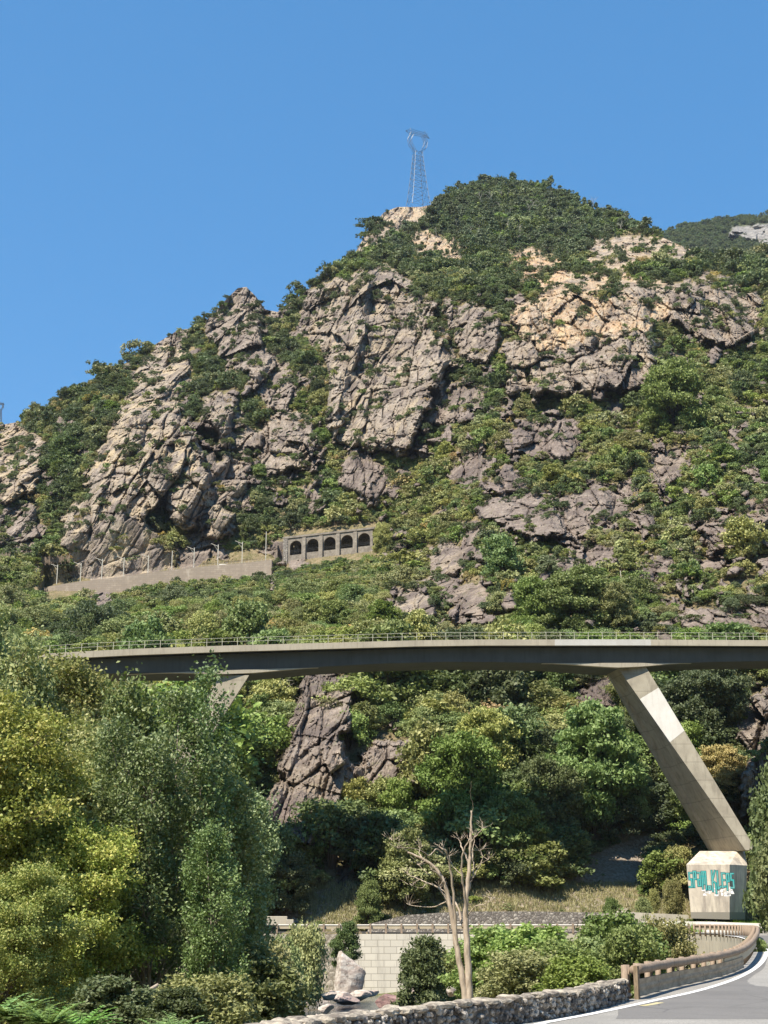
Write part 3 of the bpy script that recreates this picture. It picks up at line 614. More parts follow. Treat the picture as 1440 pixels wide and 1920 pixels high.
# ------------------------------------------------------------------ road
k = NT('grey_asphalt'); v = k.coord(); n = k.noise(v, 0.4, 5, 0.6); n2 = k.noise(v, 28, 3, 0.8); n3 = k.voro(v, 55)
c = k.mix(k.ramp(n, [(0.35, 0), (0.7, 1)]), (0.125, 0.12, 0.115), (0.17, 0.163, 0.155)); c = k.mix(k.ramp(n2, [(0.45, 0), (0.7, 0.6)]), c, (0.27, 0.26, 0.24))
c = k.mix(k.ramp(k.voro(k.coord(), .35, 'DISTANCE_TO_EDGE'), [(0.004, .55), (0.012, 0)]), c, (0.07, 0.07, 0.068)); c = k.mix(k.math('MULTIPLY', k.ramp(n, [(.55, 0), (.6, 1)]), .25), c, (0.13, 0.125, 0.12))
M['asphalt'] = k.finish(c, 0.85, n2, 0.5, 0.01)
k = NT('pale_worn_road'); v = k.coord(); n = k.noise(v, 0.5, 5, 0.6); n2 = k.noise(v, 24, 3, 0.8)
c = k.mix(k.ramp(n, [(0.35, 0), (0.7, 1)]), (0.30, 0.285, 0.255), (0.39, 0.37, 0.335)); c = k.mix(k.ramp(n2, [(0.42, 0.7), (0.6, 0)]), c, (0.15, 0.15, 0.145))
M['paleroad'] = k.finish(c, 0.9, n2, 0.5, 0.01)
k = NT('road_paint'); M['paint'] = k.finish(k.mix(k.ramp(k.noise(k.coord(), 8, 5, 0.7), [(0.36, 1), (0.46, 0)]), (0.78, 0.78, 0.76), (0.35, 0.35, 0.34)), 0.7)
k = NT('yellow_paint'); M['ypaint'] = k.finish(k.mix(k.ramp(k.noise(k.coord(), 6, 5, 0.7), [(0.4, 1), (0.55, 0)]), (0.62, 0.52, 0.22), (0.33, 0.32, 0.29)), 0.8)
def strip(path, a, b, dz, n=1):
    vs = []; fs = []
    for i, p in enumerate(path):
        d = path[min(i + 1, len(path) - 1)] - path[max(i - 1, 0)]; d.z = 0; d.normalize(); nr = Vector((d.y, -d.x, 0))
        for q in (a, b):
            pt = p + nr * q; vs.append((pt.x, pt.y, p.z + dz))
        if i: fs.append((2 * i - 2, 2 * i, 2 * i + 1, 2 * i - 1))
    m_ = MB(); m_.add(vs, fs); return m_
tag(strip(EDGE, 0.0, 8.2, 0.0).build('road', M['paleroad']), kind='structure')
near = [p for p in EDGE if p.y > 6 and not (p.y > 176 and p.x < 32)]
wl = smooth_path([on_road(*q) for q in [(940, 1946), (1007, 1921), (1111, 1901), (1227, 1876), (1319, 1855), (1386, 1832), (1423, 1809), (1436, 1788), (1432, 1775)]] + [Vector((30.8, 128, road_z(128))), Vector((33.4, 146, road_z(146)))], 8)
wl2 = resample(wl, 1.5)
asp = [p for p in wl2 if p.y > on_road(1225, 1899).y - 2.5]
m_ = MB(); vs = []; fs = []
for i, p in enumerate(asp):
    f_ = min(1.0, i / 3.0)
    d = (asp[min(i + 1, len(asp) - 1)] - asp[max(i - 1, 0)]).normalized(); nr = Vector((d.y, -d.x, 0))
    vs += [(p.x + .05 + (1 - f_) * 1.2, p.y, road_z(p.y) + 0.004), (max(p.x + 6.6, 13.0), p.y, road_z(p.y) + 0.004)]
    if i: fs.append((2 * i - 2, 2 * i, 2 * i + 1, 2 * i - 1))
m_.add(vs, fs); tag(m_.build('road_asphalt', M['asphalt']), kind='structure')
far = [p for p in EDGE if p.y > 176 and p.x < 34]
m2 = strip(far, 0.3, 7.6, 0.004); tag(m2.build('road_asphalt', M['asphalt']), kind='structure')
tag(strip(wl2, -0.10, 0.14, 0.012).build('road_markings', M['paint']), kind='structure')
yl = [on_road(*q) for q in [(1196, 1886), (1212, 1884), (1232, 1880)]]
tag(strip(yl, 0.0, 0.22, 0.009).build('road_markings', M['ypaint']), kind='structure')
print('ground', round(time.time() - T0, 1))
# ------------------------------------------------------------------ the bridge
def lerp_tab(x, tab):
    a = np.array(tab, float); return float(np.interp(x, a[:, 0], a[:, 1]))
def YD(px): return lerp_tab(px, [(-60, 172), (80, 174.5), (720, 182), (1440, 191), (1600, 193), (2000, 198)])
TOP = [(-60, 1233), (80, 1226), (150, 1221.5), (250, 1216.5), (420, 1210.5), (600, 1205.5), (780, 1200.5), (900, 1199), (1040, 1199), (1200, 1199), (1440, 1200.3), (1600, 1202), (2000, 1209)]
CRE = [(-60, 1268), (100, 1266), (250, 1261.5), (330, 1261.5), (420, 1264), (470, 1262.5), (600, 1250.5), (720, 1244), (840, 1241), (940, 1241.5), (1040, 1243.5), (1120, 1249.5), (1158, 1252), (1205, 1250), (1270, 1244), (1340, 1241), (1440, 1239.5), (1600, 1239), (2000, 1243)]
bridge = empty('road_bridge', at(1180, 1640, 187), label='long grey concrete bridge on slanted legs crossing the valley below the cliffs', cat='bridge')
bo = bridge.location.copy()
PXS = [-60 + 20 * i for i in range(104)]
fr = [at(px, lerp_tab(px, TOP), YD(px)) for px in PXS]         # top front edge of the kerb beam
def side(i):
    d = fr[min(i + 1, len(fr) - 1)] - fr[max(i - 1, 0)]; d.z = 0; d.normalize(); return Vector((-d.y, d.x, 0))   # away from the camera
def bsweep(prof_fn, i0=0, i1=None):
    loops = []
    for i in range(i0, (i1 or len(fr) - 1) + 1):
        n_ = side(i); loops.append([fr[i] + n_ * a + Vector((0, 0, b)) for a, b in prof_fn(i)])
    return MB().loft([[p - bo for p in l] for l in loops])
i_w0 = PXS.index(1040); i_w1 = PXS.index(1220) if 1220 in PXS else PXS.index(1240)
beam = lambda i: [(0, -0.80), (0.0, 0.0), (0.38, 0.0), (0.38, -0.80)]
for a_, b_, m_ in ((0, i_w0, M['fascia']), (i_w0, i_w1, M['fresh']), (i_w1, len(fr) - 1, M['fascia'])):
    o_ = bsweep((lambda i: [(0, -0.80), (0.0, 0.0), (0.38, 0.0), (0.38, -0.80)]) if m_ is not M['fresh'] else (lambda i: [(-0.012, -0.80), (-0.012, 0.012), (0.38, 0.012), (0.38, -0.80)]), a_, b_).build('kerb_beam', m_, bridge)
    if m_ is M['fresh']: o_['label'] = 'freshly repaired white stretch of the edge beam'
bsweep(lambda i: [(8.6, -0.80), (8.6, 0.0), (8.98, 0.0), (8.98, -0.80)]).build('kerb_beam', M['fascia'], bridge)
bsweep(lambda i: [(0.38, -0.62), (0.38, -0.18), (8.6, -0.18), (8.6, -0.62), (6.9, -0.88), (2.1, -0.88)]).build('deck', M['shadecon'], bridge)
WEB = 1.15
def depth_at(i):
    px = PXS[i]; n_ = side(i); q = fr[i] + n_ * WEB
    # height of the lower crease of the girder, seen at the row given by CRE
    ppx = px
    c_ = at(ppx, lerp_tab(px, CRE), q.y); return c_.z - fr[i].z
gd = [depth_at(i) for i in range(len(fr))]
bsweep(lambda i: [(WEB, gd[i]), (WEB, -0.90), (7.5, -0.90), (7.5, gd[i])]).build('girder', M['shadecon'], bridge)
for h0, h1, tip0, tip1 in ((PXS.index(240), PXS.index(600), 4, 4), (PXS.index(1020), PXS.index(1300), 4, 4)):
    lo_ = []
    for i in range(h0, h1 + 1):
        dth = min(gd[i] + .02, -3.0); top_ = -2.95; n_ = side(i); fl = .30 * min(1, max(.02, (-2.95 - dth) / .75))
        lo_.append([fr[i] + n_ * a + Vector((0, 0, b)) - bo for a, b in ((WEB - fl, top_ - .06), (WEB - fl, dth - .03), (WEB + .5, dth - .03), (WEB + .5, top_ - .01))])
    MB().loft(lo_).build('sunlit_haunch', M['fascia'], bridge)  # paler colour and flare paint in the sun below the overhang's shadow
# railing: posts every two metres, two rails; far side too
rail_line = resample(smooth_path([f + side(i) * 0.12 for i, f in enumerate(fr)], 2), 1.95)
rl = MB()
for h_ in (0.98, 0.52): rl.tube([p + Vector((0, 0, h_)) - bo for p in rail_line], 0.026, 5)
railing = rl.build('railing', M['railing'], bridge)
post0 = MB().box((0, 0, 0.5), (0.055, 0.055, 1.0)).build('post', M['railing'], railing)
post0.location = rail_line[0] - bo
for p in rail_line[1:]:
    q = post0.copy(); COL.objects.link(q); q.location = p - bo
rl = MB()
line2 = resample(smooth_path([f + side(i) * 8.8 for i, f in enumerate(fr)], 2), 1.95)
for h_ in (0.98, 0.52): rl.tube([p + Vector((0, 0, h_)) - bo for p in line2], 0.022, 5)
for p in line2[::1]: rl.box(p + Vector((0, 0, .5)) - bo, (0.045, 0.045, 1.0))
rl.build('railing', M['railing'], bridge)

# legs. Front face corners are read off the photograph, depth follows the girder, the foot spreads backwards
def leg(TL, TR, BL, BR, Yt, Yb, wt, wb, patch=None):
    tl, tr, bl, br = at(*TL, Yt), at(*TR, Yt), at(*BL, Yb), at(*BR, Yb)
    nv = side(60)
    N_ = 16; loops = []; fronts = []
    for i in range(N_ + 1):
        f_ = i / N_; a = tl.lerp(bl, f_); b = tr.lerp(br, f_); w_ = wt + (wb - wt) * f_**0.85
        rec = 0.55 * math.sin(math.pi * min(max((f_ - 0.10) / 0.80, 0), 1))**0.35 if 0.08 < f_ < 0.92 else 0
        flip = 1 if bl.x > tl.x else -1
        inner, outer = (a, b) if flip > 0 else (b, a)       # the underside is on the inner side of the span
        iv = (outer - inner).normalized()
        m0, m1 = 0.27, 0.80
        loops.append([p - bo for p in (inner, inner + nv * w_ * m0, inner + nv * w_ * (m0 + .02) + iv * rec, inner + nv * w_ * (m1 - .02) + iv * rec, inner + nv * w_ * m1, inner + nv * w_, outer + nv * w_, outer)])
        fronts.append((a, b))
    return loops, fronts
lp, frn = leg((1157, 1250), (1210, 1248), (1398, 1594), (1418, 1594), 189.6, 186.0, 4.6, 11.5)
# split so that the repaired white stretch is its own piece
lo_ = MB().loft(lp); l1 = lo_.build('leg', M['concrete'], bridge)
def fpt(f_, s_):
    i = min(int(f_ * 16), 15); t_ = f_ * 16 - i; a = frn[i][0].lerp(frn[i + 1][0], t_); b = frn[i][1].lerp(frn[i + 1][1], t_)
    return a.lerp(b, s_)
nv = side(60); pm = MB()
c4 = [fpt(0.185, 0.0), fpt(0.125, 1.0), fpt(0.365, 1.0), fpt(0.425, 0.0)]
pm.hexa([c4[0] - nv * .02 - bo, c4[1] - nv * .02 - bo, c4[1] + nv * 0.4 - bo, c4[0] + nv * 0.4 - bo, c4[3] - nv * .02 - bo, c4[2] - nv * .02 - bo, c4[2] + nv * 0.4 - bo, c4[3] + nv * 0.4 - bo])
o_ = pm.build('repair_patch', M['fresh'], l1); o_['label'] = 'bright white repaired stretch of the leg'
lp2, _ = leg((409, 1266), (467, 1266), (205, 1640), (228, 1640), 180.0, 176.5, 4.6, 11.5)
MB().loft(lp2).build('leg', M['concrete'], bridge)

# foundation block with the graffiti
fb = empty('bridge_pier_block', at(1340, 1712, 186), label='big pale concrete block with turquoise graffiti under the bridge leg', cat='foundation block')
fo = fb.location.copy()
Yb0 = 184.0
top_f = [at(1287, 1621, Yb0), at(1368, 1621, Yb0), at(1400, 1606, Yb0 + 3.2)]
bot_f = [at(1296, 1722, Yb0 - .3), at(1368, 1724, Yb0 - .3), at(1397, 1724, Yb0 + 3.0)]
top_b = [at(1312, 1598, Yb0 + 5.0), at(1400, 1590, Yb0 + 5.0)]
bk = 12.5
A = [bot_f[0], bot_f[1], bot_f[2], Vector((bot_f[2].x + 1.2, Yb0 + bk, bot_f[2].z)), Vector((bot_f[0].x * (1 + bk / Yb0) + .4, Yb0 + bk, bot_f[0].z))]
Bt = [top_f[0], top_f[1], Vector((top_f[2].x, top_f[2].y, top_f[1].z)), Vector((top_f[2].x + 1.0, Yb0 + bk, top_f[1].z)), Vector((top_f[0].x * (1 + bk / Yb0) + .4, Yb0 + bk, top_f[1].z))]
zt = top_b[0].z + 0.15
C = [Vector((top_b[0].x, Yb0 + 5, zt)), Vector((top_b[1].x - 1.2, Yb0 + 5, zt)), Vector((top_b[1].x, Yb0 + 6.2, zt)), Vector((top_b[1].x, Yb0 + bk - .5, zt)), Vector((top_b[0].x + 1.5, Yb0 + bk - .5, zt))]
kk = NT('stained_block_concrete'); v = kk.coord(); n1 = kk.noise(v, 0.35, 6, 0.65); n2 = kk.noise(kk.coord(scale=(1, 1, .15)), 1.4, 5, 0.65)
sx_ = kk.n('ShaderNodeSeparateXYZ'); kk.l(kk.coord(), sx_.inputs[0])
c = kk.mix(kk.ramp(n1, [(0.36, 0), (0.62, 1)]), (0.66, 0.59, 0.47), (0.48, 0.42, 0.34))
c = kk.mix(kk.math('MULTIPLY', kk.ramp(n2, [(0.45, 0), (0.62, 1)]), .75), c, (0.27, 0.235, 0.20))
c = kk.mix(kk.ramp(sx_.outputs[2], [(0.10, 1), (0.115, 0)]), c, (0.25, 0.23, 0.19))
M['block'] = kk.finish(c, 0.9, n1, 0.4, 0.05)
MB().loft([[p - fo for p in A], [p - fo for p in Bt], [p - fo for p in C]]).build('block', M['block'], fb)
# lettering: strokes in a cell one unit wide and two high
GL = {'S': [[(.9, 1.9), (.2, 1.9), (.2, 1.1), (.85, 1.1), (.85, .15), (.1, .15)]], 'P': [[(.2, 0), (.2, 1.9), (.85, 1.9), (.85, 1.0), (.25, 1.0)]],
      'a': [[(.15, 1.9), (.85, 1.9), (.85, .2), (.15, .2), (.15, 1.0), (.8, 1.0)]], 'M': [[(.12, .1), (.12, 1.9), (.5, 1.9), (.5, .6)], [(.5, 1.9), (.9, 1.9), (.9, .0)]],
      '-': [[(.15, .35), (.15, .9), (.75, .9), (.75, .35), (.4, .35)]], 'K': [[(.15, -.1), (.15, 2.0)], [(.85, 2.0), (.2, 1.0), (.9, .7), (.9, -.3)]],
      'L': [[(.15, 2.0), (.15, .1), (.95, .35)]], 'E': [[(.9, 1.9), (.15, 1.9), (.15, .15), (.9, .25)], [(.15, 1.05), (.8, 1.05)]]}
u_ax = (at(1368, 1650, Yb0) - at(1288, 1650, Yb0)).normalized()
def gl_strokes(mbx, ch, ox, oy, sxs, sys, wid, dpt):
    for st in GL[ch]:
        pts = [(ox + x * sxs, oy + y * sys) for x, y in st]
        for (x0, y0), (x1, y1) in zip(pts, pts[1:]):
            L = math.hypot(x1 - x0, y1 - y0); dx, dy = (x1 - x0) / L, (y1 - y0) / L
            x0_, y0_, x1_, y1_ = x0 - dx * wid / 2, y0 - dy * wid / 2, x1 + dx * wid / 2, y1 + dy * wid / 2
            nx, ny = -dy * wid / 2, dx * wid / 2; j_ = random.uniform(0, .004)
            q = [(x0_ + nx, y0_ + ny), (x0_ - nx, y0_ - ny), (x1_ - nx, y1_ - ny), (x1_ + nx, y1_ + ny)]
            mbx.add([Vector((x, -dpt - j_, y)) for x, y in q], [(0, 1, 2, 3)])
random.seed(4)
pos0 = at(1291, 1666, Yb0 - .12); lw = (at(1376, 1650, Yb0).x - pos0.x)
word = ['S', 'P', 'a', 'M', '-', 'K', 'L', 'E', 'P', 'S']; hs = [1.0, 1.0, .95, 1.15, .7, 1.2, 1.15, 1.0, 1.05, 1.0]; dz = [.05, .2, .15, -.1, -.35, -.2, -.15, 0.0, -.15, -.05]
ws = [1, 1, 1, 1.35, .9, 1.3, 1, 1.05, 1, 1.0]; tot = sum(ws); x_ = 0
g1_, g2_ = MB(), MB()
for ch, h_, d_, w_ in zip(word, hs, dz, ws):
    cw = lw / tot * w_
    gl_strokes(g1_, ch, x_ + .09, d_, cw * .78, .98 * h_, 0.27, 0.0); gl_strokes(g2_, ch, x_ + .09, d_, cw * .78, .98 * h_, 0.165, 0.012); x_ += cw
wp_ = MB()
for i in range(26):
    a = random.uniform(1.6, lw - .6); b = random.uniform(-1.0, -.15); wp_.add([(a, .014 , b), (a + random.uniform(.2, .6), .014, b), (a + random.uniform(.1, .5), .014, b + random.uniform(.2, .5)), (a, .014, b + random.uniform(.2, .45))], [(0, 1, 2, 3)])
for g_, m_, nm in ((wp_, M['whitespray'], 'graffiti'), (g1_, M['darkteal'], 'graffiti'), (g2_, M['teal'], 'graffiti')):
    o_ = g_.build(nm, m_, fb); o_.location = pos0 - fo + Vector((0, -0.03, 0))
    dzb = (top_f[0] - bot_f[0]).normalized(); o_.rotation_euler = (math.atan2(-(dzb.y), dzb.z), 0, 0)

# ------------------------------------------------------------------ walls along the far road
kk = NT('concrete_block_wall'); v = kk.coord()
br = kk.n('ShaderNodeTexBrick'); br.offset = 0.5; br.inputs['Scale'].default_value = 1.0; br.inputs['Mortar Size'].default_value = 0.028
br.inputs['Brick Width'].default_value = 1.55; br.inputs['Row Height'].default_value = 0.78; br.inputs['Mortar Smooth'].default_value = 0.1; br.inputs['Bias'].default_value = -0.2
br.inputs['Color1'].default_value = (0.64, 0.60, 0.51, 1); br.inputs['Color2'].default_value = (0.55, 0.515, 0.44, 1); br.inputs['Mortar'].default_value = (0.30, 0.27, 0.22, 1)
sw = kk.n('ShaderNodeSeparateXYZ'); kk.l(v, sw.inputs[0]); cb = kk.n('ShaderNodeCombineXYZ'); kk.l(sw.outputs[0], cb.inputs[0]); kk.l(sw.outputs[2], cb.inputs[1]); kk.l(cb.outputs[0], br.inputs['Vector'])
n2 = kk.noise(kk.coord(scale=(1, 1, .15)), 1.3, 5, 0.65); n1 = kk.noise(v, .5, 5)
c = kk.mix(kk.math('MULTIPLY', kk.ramp(n2, [(0.5, 0), (0.68, 1)]), .5), br.outputs['Color'], (0.36, 0.33, 0.28))
M['blockwall'] = kk.finish(c, 0.9, br.outputs['Fac'], 0.4, -0.05)
kk = NT('dark_rubble_masonry'); v = kk.coord(); vd = kk.voro(v, 2.6, 'DISTANCE_TO_EDGE'); vc = kk.voro(v, 2.6, 'F1', 'Color'); n = kk.noise(v, 4, 5, .7)
gs = kk.n('ShaderNodeRGBToBW'); kk.l(vc, gs.inputs[0])
c = kk.ramp(gs.outputs[0], [(0.1, (0.16, 0.14, 0.125)), (0.5, (0.30, 0.27, 0.24)), (0.85, (0.48, 0.44, 0.38))])
c = kk.mix(kk.ramp(vd, [(0.03, 1), (0.10, 0)]), c, (0.12, 0.105, 0.09)); c = kk.mix(kk.ramp(n, [(.45, .5), (.6, 0)]), c, (.12, .11, .09))
M['rubble'] = kk.finish(c, 0.95, vd, 0.8, 0.15)

def wall_path(name, path, zt, zb, th, mat, label, cat='wall', thing=True):
    vs = MB(); n_ = len(path)
    loops = []
    for i, p in enumerate(path):
        d = path[min(i + 1, n_ - 1)] - path[max(i - 1, 0)]; d.z = 0; d.normalize(); nr = Vector((d.y, -d.x, 0))
        T = zt(i) if callable(zt) else zt; Bm = zb(i) if callable(zb) else zb
        loops.append([Vector((p.x, p.y, Bm)) , Vector((p.x, p.y, T)), Vector((p.x, p.y, T)) + nr * th, Vector((p.x, p.y, Bm)) + nr * th])
    return tag(vs.loft(loops).build(name, mat), label, cat)
def edge_between(f): return [p for p in EDGE if f(p)]
# retaining wall of the far road, in the stretches one can tell apart (its face stands on the valley side of the road edge)
w_left = [Vector((x, 180.35 + 0.004 * (8 - x), -1.65)) for x in np.linspace(-4.8, 21.8, 20)]
wall_path('retaining_wall', w_left, -1.62, -10.6, 0.6, M['blockwall'], 'tall pale wall of big concrete blocks holding up the far road')
w_right = edge_between(lambda p: p.y > 100 and (p.x > 21.5))
w_right = [p for p in w_right][::-1]
wall_path('retaining_wall', [p + Vector((0, 0, 0)) for p in w_right], lambda i: road_z(w_right[i].y) - .12, -9.5, -0.5, M['oldwall'], 'curved pale concrete wall under the road in the bend on the right')
# rough masonry left of the block wall
w_m = [Vector((x, 180.6 - 0.02 * x, 0)) for x in np.linspace(-42, -4.8, 20)]
kk = NT('pale_rubble'); v = kk.coord(); vd = kk.voro(v, 1.4, 'DISTANCE_TO_EDGE'); n = kk.noise(v, 2, 6, .7)
c = kk.mix(kk.ramp(n, [(.4, 0), (.6, 1)]), (.44, .40, .33), (.28, .245, .20)); c = kk.mix(kk.ramp(vd, [(0.02, 1), (0.08, 0)]), c, (.22, .19, .15)); M['palerub'] = kk.finish(c, .95, vd, .8, .2)
wall_path('retaining_wall', w_m, -1.62, -11, 0.7, M['palerub'], 'rough pale stone wall under the far road, half behind bushes')
# back wall of dark rubble behind the far road
bw = [at(x, 1737, 188.6) for x in (690, 760, 860, 1000, 1120, 1208)]
bt = [1733, 1716, 1709, 1709, 1711, 1716]
bwt = [at(x, y, 188.6).z for x, y in zip((690, 760, 860, 1000, 1120, 1208), bt)]
wall_path('rubble_wall', [Vector((p.x, 188.6, 0)) for p in bw][::-1], lambda i: bwt[::-1][i], -2.5, -1.3, M['rubble'], 'low dark rubble wall behind the far road at the foot of the slope')
# white parapet at the right behind the road
pw = [(1204, 1728, 185.5), (1260, 1727.5, 184.5), (1330, 1728, 182), (1400, 1730.5, 178), (1460, 1732, 174), (1560, 1734, 168)]
pp = [at(*q) for q in pw]
wall_path('parapet_wall', [Vector((p.x, p.y, 0)) for p in pp][::-1], lambda i: pp[::-1][i].z, -2.6, -0.35, M['whitewall'], 'low white concrete wall along the road below the graffiti block')
pg = [(1100, 1716, 187.2), (1185, 1712, 187.0), (1290, 1717, 186.4)]
pq = [at(*q) for q in pg]
wall_path('ledge_wall', [Vector((p.x, p.y, 0)) for p in pq][::-1], lambda i: pq[::-1][i].z + .1, -2.0, -0.5, M['oldwall'], 'thin pale ledge wall in front of the graffiti block, among weeds')
# white blocks at the left end
for (x0, y0, x1, y1, Yq, lab) in ((500, 1718, 538, 1735, 187, 'larger pale concrete block on the verge at the left end of the guard rail'), (536, 1724, 550, 1736, 186.4, 'smaller pale concrete block on the verge beside a larger one'),
                                  (1157, 1708, 1182, 1720, 188.0, 'white stone block on top of the dark rubble wall')):
    a = at(x0, y1, Yq); b = at(x1, y0, Yq)
    tag(MB().box(((a.x + b.x) / 2, Yq + .8, (a.z + b.z) / 2), (b.x - a.x, 1.6, b.z - a.z), bev=.05).build('concrete_block', M['oldwall']), lab, 'concrete block')

# ------------------------------------------------------------------ guard rail along the far road: steel-backed beam on wooden posts
farp = resample(edge_between(lambda p: (p.y > 170.5 and p.x > -15.5)), 1.9)
gr = empty('guard_rail', farp[0], label='long low guard rail with square wooden posts along the far road', cat='guard rail')
go = farp[0].copy()
def off_path(path, dist):
    out = []
    for i, p in enumerate(path):
        d = path[min(i + 1, len(path) - 1)] - path[max(i - 1, 0)]; d.z = 0; d.normalize(); out.append(p + Vector((d.y, -d.x, 0)) * dist)
    return out
bp = off_path(farp, 0.18)
MB().ribbon([p - go for p in bp], [(0, .42), (0, .80), (.09, .80), (.09, .42)]).build('beam', M['beam'], gr)
MB().tube([p - go + Vector((0, 0, .86)) for p in bp], .075, 6).build('top_rail', M['whitewall'], gr)
ps = MB().box((0, 0, .45), (.22, .2, 1.15), bev=.02).build('post', M['log'], gr)
for i, p in enumerate(off_path(farp, 0.0)):
    q = ps if i == 0 else ps.copy()
    if i: COL.objects.link(q)
    q.location = p - go
# ------------------------------------------------------------------ near wooden guard rail: round log above brown boards
nearp = resample(edge_between(lambda p: 44.6 < p.y < 171), 1.0)
nr_ = empty('log_guard_rail', nearp[0], label='rustic guard rail of a round log over brown boards beside the near road', cat='guard rail')
no = nearp[0].copy()
lg = off_path(nearp, 0.16)
MB().tube([p - no + Vector((0, 0, .84 + .012 * math.sin(i * 1.9))) for i, p in enumerate(lg)], [.145 + .012 * math.sin(i * 2.3) for i in range(len(lg))], 12).build('log_rail', M['log'], nr_, smooth=True)
# boards
kk = NT('streaked_brown_board'); v = kk.coord(); n = kk.noise(kk.coord(scale=(1, 1, 5)), 1.2, 4, .6)
M['panel'] = kk.finish(kk.mix(kk.ramp(n, [(.4, 0), (.65, 1)]), (0.20, 0.155, 0.10), (0.36, 0.29, 0.20)), .55, n, .3, .02)  # brown boards streaked lighter along their length
pan = resample(lg, 4.15)
for i in range(min(6, len(pan) - 1)):
    a, b = pan[i] - no, pan[i + 1] - no; d = (b - a).normalized(); a2 = a + d * .03; b2 = b - d * .03
    nrm = Vector((d.y, -d.x, 0)); m_ = MB()
    prof = [(0, .06), (0, .56), (.07, .56), (.05, .40), (.07, .31), (.05, .22), (.07, .06)]
    m_.loft([[a2 + nrm * (.02 + q) + Vector((0, 0, h_)) for q, h_ in prof], [b2 + nrm * (.02 + q) + Vector((0, 0, h_)) for q, h_ in prof]]).build('board', M['panel'], nr_)
MB().ribbon([p - no for p in off_path(nearp, .12) if p.y > 62], [(0, .40), (0, .70), (.07, .70), (.07, .40)]).build('beam', M['beam'], nr_)
wp = MB().tube([(0, 0, -.3), (0, 0, .98)], [.11, .10], 10).build('post', M['log'], nr_, smooth=True)
pp_ = resample(off_path(nearp, -.13), 2.1); first = True
for i, p in enumerate(pp_):
    for dq in ((0, .34) if i % 2 == 0 and p.y < 75 else (0,)):
        q = wp if first else wp.copy()
        if not first: COL.objects.link(q)
        first = False; nx_ = pp_[min(i + 1, len(pp_) - 1)]; d = (nx_ - p).normalized() if nx_ is not p else Vector((0, 1, 0))
        q.location = p - no + d * dq
e0 = pan[0] - no
MB().box(e0 + Vector((.05, -.12, .46)), (.15, .13, 1.0), ax=(.5, .86, 0)).build('end_post', M['board'], nr_)

# ------------------------------------------------------------------ dry stone wall by the road, stone by stone
random.seed(11)
wallp = [p for p in EDGE if 14 < p.y < 44.7]; wallp = off_path(wallp, -0.1)
kk = NT('wall_stone'); v = kk.coord(); n = kk.noise(v, 5, 6, .7); oi = kk.voro(v, 2.2, 'F1', 'Color'); bwn = kk.n('ShaderNodeRGBToBW'); kk.l(oi, bwn.inputs[0])
c = kk.ramp(bwn.outputs[0], [(0.15, (.20, .18, .165)), (.5, (.30, .27, .235)), (.85, (.58, .53, .46))])
c = kk.mix(kk.ramp(n, [(.42, .9), (.54, 0)]), c, (.045, .04, .036)); c = kk.mix(kk.ramp(n, [(.6, 0), (.7, .5)]), c, (.7, .67, .6))
M['wstone'] = kk.finish(c, .95, n, .8, .03)
kk = NT('wall_mortar'); n = kk.noise(kk.coord(), 6, 5, .7); M['mortar'] = kk.finish(kk.mix(n, (.07, .06, .05), (.16, .14, .12)), .95, n, .8, .03)
kk = NT('wall_coping'); n = kk.noise(kk.coord(), 3, 6, .7); M['coping'] = kk.finish(kk.mix(kk.ramp(n, [(.4, 0), (.58, 1)]), (.44, .39, .31), (.15, .13, .11)), .95, n, .8, .05)
sw_ = empty('stone_wall', wallp[-1], label='low rough stone wall with pale coping beside the near road', cat='wall')
wo = wallp[-1].copy()
def stone(mbx, c, s, ax, seed, rough=.18):
    """irregular angular stone"""
    rr = random.Random(seed); ax = Vector(ax).normalized(); up = Vector((0, 0, 1)); dn = up.cross(ax)
    rings = []
    n_ = 7
    for lv, sc_ in ((-1, .45), (-.62, .9), (.1, 1.05), (.7, .85), (1, .4)):
        rings.append([c + ax * math.cos(2 * math.pi * j / n_) * s[0] / 2 * sc_ * (1 + rr.uniform(-rough, rough)) + up * math.sin(2 * math.pi * j / n_) * s[2] / 2 * sc_ * (1 + rr.uniform(-rough, rough)) + dn * lv * s[1] / 2 * (1 + rr.uniform(-.1, .1)) for j in range(n_)])
    mbx.loft(rings)
core = MB().ribbon([p - wo for p in wallp], [(-.22, -.3), (-.2, .50), (.2, .50), (.24, -.3)]).build('mortar_core', M['mortar'], sw_)
st = MB(); sd_ = 0
rp = resample(wallp, .05)
for lay in range(4):
    x_ = 0.0
    i = 0
    while i < len(rp) - 3:
        L = random.uniform(.13, .34); jn = min(len(rp) - 2, i + int(L / .05))
        p = rp[(i + jn) // 2]; d = (rp[jn] - rp[i]).normalized(); nrm = Vector((d.y, -d.x, 0))
        hgt = random.uniform(.11, .2); z_ = .03 + lay * .135 + random.uniform(-.04, .04)
        sd_ += 1; stone(st, p - wo + nrm * (.19 + random.uniform(-.03, .045)) + Vector((0, 0, z_)), ((jn - i) * .05 * .96, random.uniform(.12, .22), hgt), d, sd_, .26)
        i = jn
st.build('stones', M['wstone'], sw_)
cp = MB(); i = 0
while i < len(rp) - 4:
    L = random.uniform(.35, .9); jn = min(len(rp) - 2, i + int(L / .05)); p = rp[(i + jn) // 2]; d = (rp[jn] - rp[i]).normalized(); nrm = Vector((d.y, -d.x, 0))
    for r_ in (-.13, .13):
        sd_ += 1; stone(cp, p - wo + nrm * (r_ + random.uniform(-.02, .02)) + Vector((0, 0, .53 + random.uniform(-.02, .03))), ((jn - i) * .05 * 1.06, .34, random.uniform(.12, .19)), d, sd_, .14)
    i = jn
cp.build('coping', M['coping'], sw_)

